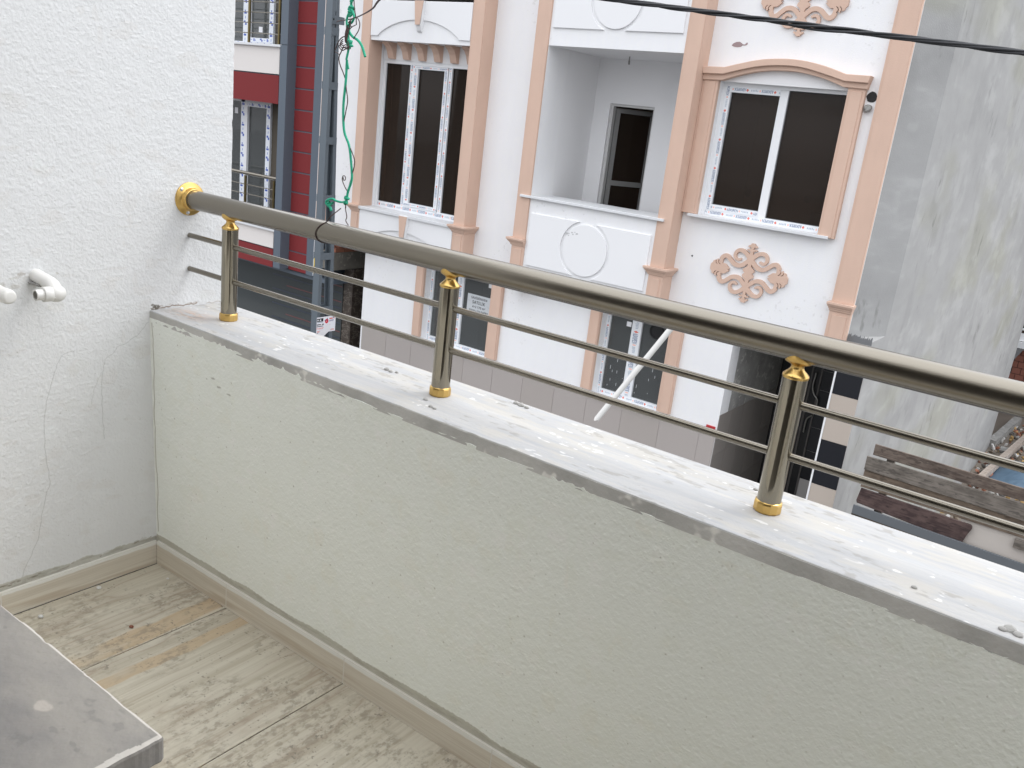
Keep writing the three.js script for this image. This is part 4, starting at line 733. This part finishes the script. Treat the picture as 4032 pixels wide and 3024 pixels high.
  // ── entrance: recess, black door, chequered tiles
  {
    const e = new THREE.Group(); e.name = 'entrance'; pinkHouse.add(e); const zb = Z0 - 2.0, kx = x => 2.4825 + (x - 2.4825) * 1.0714, ky = y => 1.6 + (y - 1.6) * 1.0714;
    part('plaster', bx(-1.30, -1.2862, -1.60, -0.56, zb, Z0 - 0.002), std({ map: concreteMap, color: lin(1.2, 1.2, 1.2) }), e); part('ceiling', bx(-1.286, 0.0, -0.56, -0.44, zb - 0.05, Z0 - 0.262), M.concrete, e);
    const hall = [std({ color: lin(0.27, 0.245, 0.225), roughness: 0.4 }), std({ color: lin(0.25, 0.228, 0.21), roughness: 0.4 })];
    part('tile_bed', bx(-1.30, -1.288, -3.29, -1.60, zb, Z0 - 0.002), M.joint, e);
    const ys = [-1.602, -2.15, -2.70, -3.29]; for (let j = 0; j < 3; j++) for (let i = 0; i < 5; i++) part('wall_tile', bx(-1.295, -1.281, ys[j + 1] + 0.0015, ys[j] - 0.0015, zb + 0.002 + i * 0.4, zb + 0.002 + i * 0.4 + 0.394), hall[(i + j) % 2], e);
    part('step', bx(-1.286, -0.045, -3.3, -3.14, zb, Z0 - 0.01), M.concrete, e);
    const d = new THREE.Group(); d.name = 'door'; pinkHouse.add(d); const top = -0.58, bot = -3.14;
    part('leaf', bx(-1.28, kx(-0.632), bot, top, zb - 0.06, zb), M.doorBlack, d); part('leaf', bx(kx(-0.605), kx(-0.514), bot, top, zb - 0.06, zb), M.doorBlack, d);
    const sm2 = std({ color: lin(0.12, 0.112, 0.105), roughness: 0.4 }); part('stile', bx(kx(-0.63), kx(-0.607), bot, top, zb - 0.06, zb + 0.012), sm2, d); part('stile', bx(kx(-0.512), kx(-0.492), bot, top, zb - 0.06, zb + 0.012), sm2, d);
    const hp = a => a.map(([x, y]) => [kx(x), ky(y), zb + 0.05]);
    part('handle', tube(hp([[-0.562, -1.05], [-0.565, -1.25], [-0.53, -1.33], [-0.475, -1.39], [-0.472, -1.47]]), 0.011, 40, 8), M.steel, d); part('handle', tube(hp([[-0.50, -1.61], [-0.548, -1.66], [-0.56, -1.72], [-0.56, -1.86]]), 0.011, 30, 8), M.steel, d);
    const yt = [-0.7, -1.006, -1.268, -1.775, -2.1, -2.5].map(ky); part('tile_bed', bx(kx(-0.49), -0.02, bot, top, zb - 0.07, zb - 0.012), M.joint, e);
    for (let j = 0; j + 1 < yt.length; j++) part('wall_tile', bx(kx(-0.489), -0.02, yt[j + 1] + 0.0025, yt[j] - 0.0025, zb - 0.02, zb - 0.004), M.blackTile, e);
    part('edge_trim', bx(-0.0455, -0.026, -3.3, -0.36, Z0 - 0.02, Z0 + 0.016), M.whitePaint, e);
    const yc = [-0.335, -0.958, -1.515, -2.067, -2.62, -3.17, -3.3]; part('tile_bed', bx(-0.026, 0.268, -3.3, -0.332, Z0 - 0.013, Z0 - 0.002), M.joint, e);
    const seq = [0, 1, 0, 1, 0, 1]; for (let j = 0; j + 1 < yc.length; j++) part('checker_tile', rb(-0.025, 0.267, yc[j + 1] + 0.0015, yc[j] - 0.0015, Z0 - 0.005, Z0 + 0.008, 0.0015, 1), seq[j] ? M.beigeTile : M.blackTile, e);
    // ragged mortar patch above the tiles
    const rag = [[0.002, -0.332], [0.266, -0.332], [0.266, -0.245]]; for (let i = 1; i < 26; i++) rag.push([0.266 - i * 0.0102, -0.262 + (i % 2 ? 0.012 : -0.01) + rr(-0.012, 0.014)]); rag.push([0.002, -0.27]);
    part('mortar_patch', plate(rag, Z0 - 0.02, Z0 - 0.004), M.patch, e);
  }
}
// for-sale sheet in the ground-floor window
{
  const t = canvasTex(512, 400, (x, w, h) => {
    x.fillStyle = css(196, 200, 203); x.fillRect(0, 0, w, h); x.fillStyle = css(40, 42, 44); x.textAlign = 'center';
    x.font = 'bold 58px sans-serif'; x.fillText('SAHİBİNDEN', w / 2, 78, 420); x.font = 'bold 76px sans-serif'; x.fillText('SATILIK', w / 2 - 6, 160, 340);
    x.font = 'bold 56px sans-serif'; x.fillText('4+2 170 m²', w / 2 + 6, 232, 370); x.font = 'bold 54px sans-serif'; x.fillText('SIFIR LÜX DAİRE', w / 2 + 6, 302, 480);
    x.strokeStyle = css(168, 173, 178); x.lineWidth = 6; x.beginPath(); x.moveTo(10, 110); x.lineTo(70, 130); x.moveTo(430, 150); x.lineTo(505, 190); x.stroke();
  });
  const g = new THREE.PlaneGeometry(0.445, 0.345); const m = single('for_sale_sign', 'grey for-sale sheet with black lettering stuck in the ground-floor window', 'sign', g, std({ map: t, roughness: 0.7 })); m.position.set(-5.318, -1.112, Z0 - 0.1405);
}
single('red_number_plate', 'small red plate on the plinth beside the dark entrance', 'sign', [rb(-1.425, -1.307, -1.835, -1.76, Z0 + 0.0005, Z0 + 0.018, 0.002)], std({ color: lin(0.42, 0.025, 0.03), roughness: 0.4 }));
{ // white drain pipe hanging out of the window opening
  const p = thing('drain_pipe', 'white plastic drain pipe slanting out in front of the ground-floor window', 'pipe');
  const A = new THREE.Vector3(-1.70, -0.30, Z0 + 0.62), B = new THREE.Vector3(-2.44, -1.795, Z0 + 1.02), d = B.clone().sub(A), L = d.length();
  const g = new THREE.LatheGeometry([[0.0315, 0], [0.035, 0], [0.035, L], [0.0315, L], [0.0315, 0]].map(v => new THREE.Vector2(...v)), 32), a = g.attributes.position;
  for (let i = 0; i < a.count; i++) if (a.getY(i) > L - 0.01) a.setY(i, L - 0.01 + 0.016 * Math.sin(3 * Math.atan2(a.getZ(i), a.getX(i))));
  g.applyQuaternion(new THREE.Quaternion().setFromUnitVectors(new THREE.Vector3(0, 1, 0), d.normalize())); g.translate(A.x, A.y, A.z); g.computeVertexNormals(); mesh('tube', g, M.pvcPipe, p);
}

// ───────────────────────── red and grey building on the left ─────────────────────────
{
  const b = thing('red_grey_building', 'grey and dark red apartment building with white window frames at the left', 'building');
  const q = (n, g, m, par = b) => mesh(n, g, m, par);
  q('wall', [bx(-13.5, -8.80, -1.30, TOP, -20, -9.0), bx(-9.46, -8.80, -1.30, TOP, -9.0, Z0 - 0.012)], M.slate);
  q('grey_pier', [bx(-9.625, -9.45, -1.30, 2.325, Z0 - 0.3, -8.25), bx(-9.625, -9.45, 2.34, TOP, Z0 - 0.3, -8.25), bx(-9.622, -9.452, 2.32, 2.345, Z0 - 0.3, -8.262)], M.slate);
  q('grey_pier', bx(-8.98, -8.802, -1.315, TOP, Z0 - 0.1, Z0 + 0.012), M.slate); q('edge_trim', bx(-8.802, -8.795, -1.3, TOP, Z0 - 0.1, Z0 + 0.014), M.whitePaint);
  q('tile_bed', bx(-9.45, -8.98, -1.33, TOP, Z0 - 0.03, Z0 - 0.02), std({ color: lin(0.03, 0.03, 0.036) }));
  for (let y = -1.322; y < TOP - 0.3; y += 0.3345) q('cladding_tile', rb(-9.449, -8.981, y + 0.011, y + 0.3345 - 0.011, Z0 - 0.021, Z0, 0.003, 1), M.red);
  // balcony fronts and sills
  for (const [w0, w1, r0, r1, s0, s1] of [[1.875, 2.293, 1.408, 1.855, 2.293, 2.331], [-0.99, -0.693, -1.322, -1.01, -0.693, -0.655]]) {
    q('white_front', bx(-12.5, -9.698, w0, w1, -8.75, -8.30), M.cream); q('red_front', bx(-12.5, -9.70, r0, r1, -8.75, -8.302), M.red);
    q('gap_profile', bx(-12.5, -9.705, r1, w0, -8.75, -8.34), M.slate); q('sill', rb(-12.5, -9.603, s0, s1, -8.80, -8.255, 0.003), M.marbleSill);
  }
  q('recess', [bx(-12.5, -9.626, -0.66, TOP, -9.0, -8.98), bx(-10.488, -9.63, -0.654, 1.406, -8.98, -8.83), bx(-10.488, -9.63, 2.333, TOP, -8.98, -8.83)], M.taupe);
  q('joint_line', [bx(-10.48, -9.63, 2.55, 2.565, -8.835, -8.827), bx(-10.48, -9.63, 2.72, 2.735, -8.835, -8.827), bx(-10.48, -9.63, 2.9, 2.915, -8.835, -8.827)], M.dark);
  for (const [y0, y1] of [[-0.653, 1.406], [2.333, 4.36]]) {
    const w = new THREE.Group(); w.name = 'window'; b.add(w); const z = -8.80, t = 0.06;
    const vb = (x0, x1, ya, yb, mat, dz = 0) => { const g = new THREE.BoxGeometry(x1 - x0, yb - ya, t).toNonIndexed(), p = g.attributes.position, n = g.attributes.normal, uv = g.attributes.uv, hor = x1 - x0 > yb - ya; for (let i = 0; i < p.count; i++) { const al = hor ? p.getX(i) : p.getY(i), ac = hor ? p.getY(i) / (yb - ya) : p.getX(i) / (x1 - x0); uv.setXY(i, al / 0.36, n.getZ(i) > 0.5 ? ac + 0.5 : 0.02); } g.translate((x0 + x1) / 2, (ya + yb) / 2, z - t / 2 + dz); q('frame_bar', g, mat, w); };
    vb(-11.325, -11.215, y0, y1, M.blueFilm); vb(-11.21, -11.13, y0 + 0.05, y1 - 0.04, M.pvc, 0.012); vb(-10.60, -10.49, y0 + 0.05, y1 - 0.04, M.blueFilm, 0.012);
    vb(-12.5, -10.49, y0, y0 + 0.05, M.blueFilm, 0.004); vb(-12.5, -10.49, y1 - 0.04, y1, M.pvc); vb(-11.13, -10.60, y0 + 0.05, y0 + 0.12, M.blueFilm, 0.012); vb(-11.13, -10.60, y1 - 0.11, y1 - 0.04, M.blueFilm, 0.012);
    q('pane', bx(-12.5, -11.325, y0 + 0.05, y1 - 0.04, z - 0.04, z - 0.034), M.glass, w); q('pane', bx(-11.13, -10.60, y0 + 0.12, y1 - 0.11, z - 0.04, z - 0.034), M.glass, w);
    q('sticker', bx(-11.55, -11.46, y1 - 0.26, y1 - 0.16, z - 0.033, z - 0.0315), M.paper, w);
  }
  q('sticker', bx(-10.93, -10.83, 2.55, 2.64, -8.8325, -8.831), M.paper);
  for (const y0 of [2.331, -0.655]) {
    const r = new THREE.Group(); r.name = 'railing'; b.add(r); const zz = -8.36;
    q('top_rail', rod([-12.4, y0 + 0.84, zz], [-9.63, y0 + 0.84, zz], 0.032, 16), M.bronze, r);
    for (let k = 0; k < 4; k++) q('rail', rod([-12.4, y0 + 0.16 + k * 0.162, zz], [-9.63, y0 + 0.16 + k * 0.162, zz], 0.0085, 8), M.bronze, r);
    for (const x of [-11.36, -10.575, -9.80]) q('post', rod([x, y0, zz], [x, y0 + 0.80, zz], 0.024, 14), std({ color: lin(0.16, 0.125, 0.06), metalness: 1, roughness: 0.3 }), r);
  }
  // shop under it: dark glass, strips of painted reflection, marble pier, raw beam and brick at the corner
  const s = new THREE.Group(); s.name = 'shopfront'; b.add(s);
  q('shop_glass', bx(-13, -8.62, -3.3, -1.325, -8.99, -8.97), std({ color: lin(0.06, 0.068, 0.07), roughness: 0.14 }), s);
  const reflectR = std({ color: lin(0.13, 0.05, 0.05), roughness: 0.5 }), reflectN = std({ color: lin(0.03, 0.04, 0.06), roughness: 0.5 });  // red and navy strips stand in for reflections in the shop glass
  for (let k = 0; k < 6; k++) { q('reflection_strip', bx(-10.3 + 0.2 * (k % 2), -8.64, -1.52 - k * 0.27, -1.50 - k * 0.27, -8.969, -8.967), reflectR, s); q('reflection_strip', bx(-10.5, -8.64, -1.64 - k * 0.27, -1.615 - k * 0.27, -8.969, -8.967), reflectN, s); }
  q('soffit', bx(-13, -8.45, -1.40, -1.332, -12, -8.5), M.slate, s);
  q('beam', bx(-8.9, -8.4, -1.145, -0.85, -12, -8.50), std({ map: concreteMap, color: lin(0.6, 0.57, 0.52) }), s);
  q('back', bx(-9.0, -7.5, -3.3, -0.62, -12.2, -12), M.room, s);
  const ys = [-1.155, -1.75, -2.35, -2.95, -3.3]; for (let j = 0; j < 4; j++) q('marble_tile', rb(-8.62, -8.402, ys[j + 1] + 0.002, ys[j] - 0.002, -9.30, -8.985, 0.002, 1), M.brownMarble, s);
  q('marble_tile', bx(-8.6, -8.401, -3.3, -1.15, -12, -9.305), M.brownMarble, s);
  for (let j = 0; j < 3; j++) for (let i = 0; i < 6; i++) q('brick', rb(-8.62, -8.402, -0.846 + j * 0.078, -0.846 + j * 0.078 + 0.070, -8.74 - i * 0.205 - (j % 2) * 0.1, -8.545 - i * 0.205 - (j % 2) * 0.1, 0.004, 1), M.brick, s);
}

// ───────────────────────── utility pole ─────────────────────────
{
  const p = thing('utility_pole', 'grey-blue steel pole of riveted channels standing before the two houses', 'utility pole');
  const zB = y => -7.166 - (2.87 - y) * 0.0415, xF = [-7.228, -7.10];
  // front channel upright, rear channel leaning with the taper
  const leg = (pts, y0, y1, zf) => { const s = new THREE.Shape(pts.map(v => new THREE.Vector2(...v))); const g = new THREE.ExtrudeGeometry(s, { depth: y1 - y0, bevelEnabled: false }); g.rotateX(-Math.PI / 2); g.translate(0, y0, 0); const a = g.attributes.position; for (let i = 0; i < a.count; i++) a.setZ(i, a.getZ(i) + zf(a.getY(i))); g.computeVertexNormals(); return tri(g); };
  const C1 = [[-7.228, 0], [-7.10, 0], [-7.10, 0.058], [-7.112, 0.058], [-7.112, 0.012], [-7.216, 0.012], [-7.216, 0.058], [-7.228, 0.058]];
  mesh('channel', leg(C1, -3.3, 5.2, () => -7.045), M.pole, p);
  const C2 = C1.map(([x, y]) => [x, -y]).reverse();
  mesh('channel', leg(C2, -3.3, 5.2, y => zB(y)), M.pole, p);
  const ys = [2.46, 1.76, 1.03, 0.23, -0.60, -1.40, -2.3]; for (const y of ys) mesh('batten', bx(-7.102, -7.094, y - 0.05, y + 0.05, zB(y) + 0.002, -7.042), M.pole, p);
  for (const y of ys) mesh('batten', bx(-7.236, -7.228, y - 0.05, y + 0.05, zB(y) + 0.002, -7.042), M.pole, p);
  const br = mesh('bracket', plate([[-7.055, 2.55], [-7.055, 2.64], [-7.10, 2.66], [-7.28, 2.655], [-7.28, 2.56]].map(([x, y]) => [-(x + 7.055), y]), -0.004, 0.004, [ring(0.03 + 0.004, 2.615, 0.011, 14)]).rotateY(Math.PI / 2).translate(-7.088, 0, -7.03), M.pole, p);
  mesh('bolt', rod([-7.10, 2.61, -7.06], [-7.08, 2.61, -7.06], 0.013, 6), M.dark, br);
  mesh('yellow_tag', bx(-7.222, -7.208, -0.86, -0.64, -7.044, -7.041), std({ color: lin(0.75, 0.55, 0.10) }), p);
  mesh('conduit', rod([-7.115, 2.72, -7.12], [-7.115, 5, -7.12], 0.02, 10), M.pole, p);
  // handbill on the side of the pole, a blank sheet taped across it
  const t = canvasTex(512, 320, (x, w, h) => {
    x.fillStyle = css(232, 232, 238); x.fillRect(0, 0, w, h);
    x.fillStyle = css(24, 28, 34); x.fillRect(8, 26, 168, 66); x.fillRect(8, 140, 190, 20); x.fillRect(8, 178, 176, 14); x.fillStyle = css(224, 228, 232); x.fillRect(20, 44, 30, 30); x.fillRect(80, 44, 40, 34); x.fillStyle = css(150, 165, 180); x.fillRect(16, 100, 160, 12); x.fillStyle = css(230, 230, 230); x.beginPath(); x.arc(130, 150, 14, 0, 7); x.fill();
    x.fillStyle = css(200, 44, 66); x.beginPath(); x.arc(270, 96, 48, 0, 7); x.fill(); x.fillStyle = css(46, 44, 96); x.fillRect(215, 70, 40, 14); x.fillRect(280, 34, 14, 42); x.fillStyle = css(244, 214, 214); x.font = 'bold 40px sans-serif'; x.fillText('A', 256, 112);
    x.fillStyle = css(210, 60, 50); x.fillRect(340, 40, 90, 22); x.fillStyle = css(46, 44, 110); x.font = 'bold 46px sans-serif'; x.fillText('SEPET', 334, 112, 140); x.fillRect(440, 26, 18, 30); x.fillStyle = css(220, 70, 40); x.fillRect(466, 30, 16, 32);
    x.fillStyle = css(216, 92, 62); x.font = 'italic bold 50px serif'; x.fillText('Evinizden', 4, 244, 230); x.fillText('iniz', 16, 308); x.fillText('eden.', 380, 296, 110);
    x.fillStyle = css(180, 60, 60); x.font = 'bold 34px serif'; x.fillText('?', 352, 190);
  });
  const g = new THREE.PlaneGeometry(0.37, 0.24); g.rotateY(Math.PI / 2); const m = single('handbill', 'printed white handbill with a van and red lettering fixed to the pole', 'poster', g, std({ map: t, roughness: 0.75 })); m.position.set(-7.082, -1.618, -7.21);
  const g2 = new THREE.PlaneGeometry(0.24, 0.115); g2.rotateZ(0.62); g2.rotateY(Math.PI / 2); const m2 = single('blank_sheet', 'blank white sheet taped askew across the handbill on the pole', 'paper', g2, M.paper); m2.position.set(-7.079, -1.72, -7.185);
}

// ───────────────────────── plank fence before the empty lot ─────────────────────────
{
  const f = thing('plank_fence', 'makeshift fence of weathered boards and sheets before the empty lot', 'fence'), z = -8.2;
  const pl = (n, x0, x1, y0, y1, dz, m, tilt = 0) => { const g = rb(x0, x1, y0, y1, z - 0.012 + dz, z + 0.012 + dz, 0.003, 1); const o = mesh(n, g, m, f); return o; };
  const skew = (x0, x1, yl0, yl1, yr0, yr1, dz, m, n) => mesh(n, plate([[x0, yl0], [x1, yr0], [x1, yr1], [x0, yl1]], z - 0.012 + dz, z + 0.012 + dz, [], 0.003), m, f);
  skew(0.607, 4.4, -1.446, -1.322, -1.50, -1.36, 0, M.plank1, 'plank'); skew(0.555, 4.4, -1.632, -1.475, -1.70, -1.506, 0.012, M.plank2, 'plank');
  skew(0.56, 4.4, -1.842, -1.636, -1.84, -1.704, -0.004, M.plank3, 'plank'); 
  mesh('broken_board', plate([[0.555, -2.00], [0.565, -2.03], [1.668, -2.10], [1.69, -2.0], [1.722, -1.91], [1.716, -1.885], [1.70, -1.872], [0.575, -1.852]], z, z + 0.03, [], 0.004), M.redBoard, f);
  skew(0.545, 4.4, -2.155, -2.052, -2.22, -2.13, 0.05, M.zinc, 'metal_strip'); skew(0.54, 4.4, -2.30, -2.157, -2.36, -2.222, 0.03, M.plank3, 'plank'); skew(0.54, 4.4, -2.75, -2.302, -2.78, -2.362, 0.0, M.plank2, 'plank');
  mesh('beige_sheet', bx(1.60, 4.4, -2.14, -1.846, z - 0.03, z - 0.018), M.beigeBoard, f); mesh('plank', rb(2.115, 2.9, -1.962, -1.868, z - 0.016, z + 0.03, 0.003, 1), M.plank2, f);
  mesh('post', [bx(0.75, 0.83, -3.3, -1.35, z - 0.1, z - 0.03), bx(2.6, 2.68, -3.3, -1.4, z - 0.1, z - 0.03)], M.plank2, f);
}
// ───────────────────────── rubble in the lot ─────────────────────────
{
  const beamGeo = (a, b, w, y0, y1) => { const A = new THREE.Vector3(a[0], 0, a[1]), B = new THREE.Vector3(b[0], 0, b[1]), L = A.distanceTo(B); const g = new THREE.BoxGeometry(w, y1 - y0, L, 2, 2, 16), p = g.attributes.position; for (let i = 0; i < p.count; i++) p.setY(i, p.getY(i) + rr(-0.012, 0.012)); g.computeVertexNormals(); const t = tri(g); t.rotateY(Math.atan2(B.x - A.x, B.z - A.z)); t.translate((A.x + B.x) / 2, (y0 + y1) / 2, (A.z + B.z) / 2); return t; };
  single('concrete_beam', 'broken concrete beam lying in the rubble beside the grey wall', 'beam', beamGeo([0.31, -24.6], [0.53, -28.1], 0.2, -5.42, -5.2), M.concrete);
  single('timber_beam', 'long pale timber lying across the rubble behind the plank fence', 'timber', beamGeo([0.57, -20.6], [1.02, -26.6], 0.14, -5.32, -5.18), M.timber);
  { const g = new THREE.PlaneGeometry(1.7, 3.0, 40, 60); g.rotateX(-Math.PI / 2); const a = g.attributes.position; for (let i = 0; i < a.count; i++) { const x = a.getX(i), zz = a.getZ(i); a.setY(i, 0.30 * Math.max(0, 1 - (x / 0.85) ** 2) * Math.max(0, 1 - (zz / 1.5) ** 2) * (0.6 + 0.8 * fbm((x + 3) / 8, (zz + 3) / 8, 20, 20, 4, 0.6)) + 0.02); } g.computeVertexNormals(); g.translate(1.55, -5.42, -22.4); single('blue_tarpaulin', 'crumpled blue tarpaulin on the rubble behind the fence', 'tarpaulin', tri(g), new THREE.MeshStandardMaterial({ color: lin(0.075, 0.13, 0.19), roughness: 0.6, side: THREE.DoubleSide })); }
  { const s = single('broken_slab', 'flat grey slab fragment between the two beams in the rubble', 'slab', rb(0.55, 0.88, -5.38, -5.33, -24.75, -24.3, 0.006, 1), M.concrete); }
  const g = new THREE.IcosahedronGeometry(1, 0), mat = std({ roughness: 0.95 }), n = 1400, im = new THREE.InstancedMesh(g, mat, n), o = new THREE.Object3D(), c = new THREE.Color();
  const pal = [[0.34, 0.33, 0.31], [0.5, 0.49, 0.47], [0.16, 0.07, 0.045], [0.30, 0.13, 0.08], [0.2, 0.16, 0.12], [0.42, 0.28, 0.12], [0.12, 0.11, 0.1]];
  for (let i = 0; i < n; i++) { o.position.set(rr(0.3, 3.4), -5.40 + rr(-0.02, 0.08), rr(-28.4, -13)); const s = rr(0.02, 0.075); o.scale.set(s * rr(0.6, 2.4), s * rr(0.4, 1), s * rr(0.6, 1.4)); o.rotation.set(rr(0, 3), rr(0, 3), rr(0, 3)); o.updateMatrix(); im.setMatrixAt(i, o.matrix); im.setColorAt(i, c.setRGB(...pal[Math.floor(rnd() * pal.length)])); }
  im.name = 'rubble'; im.castShadow = im.receiveShadow = true; im.userData = { label: 'loose brick and plaster rubble covering the empty lot', category: 'rubble', kind: 'stuff' }; scene.add(im);
  // brick house at the back of the lot
  const h = thing('brick_house', 'bare red brick house at the back of the empty lot', 'house'), zf = -29;
  mesh('wall', bx(-4, 7, -5.6, 5, -36, zf - 0.03), std({ color: lin(0.05, 0.03, 0.025) }), h);
  const br = []; for (let j = 0; j < 10; j++) for (let i = 0; i < 13; i++) { const x = -0.2 + i * 0.25 + (j % 2) * 0.125, y = -3.52 - j * 0.2; br.push(rb(x, x + 0.235, y, y + 0.185, zf - 0.04, zf + rr(-0.004, 0.008), 0.006, 1)); }
  const bw = mesh('brickwork', br, std({ color: lin(0.20, 0.078, 0.055), roughness: 0.95 }), h); bw.userData.kind = 'stuff';
  mesh('sill', bx(-0.2, 3.2, -3.3, -3.12, zf - 0.05, zf + 0.12), M.marbleSill, h);
  const wdw = mesh('window', [bx(-0.2, 3.2, -3.1, -2.86, zf - 0.04, zf + 0.02), bx(-0.2, 3.2, -2.76, -2.70, zf - 0.04, zf + 0.03)], M.pvc, h); mesh('pane', bx(-0.2, 3.2, -2.7, -1.6, zf - 0.03, zf - 0.02), M.doorBlack, wdw);
}

renderer.render(scene, camera);
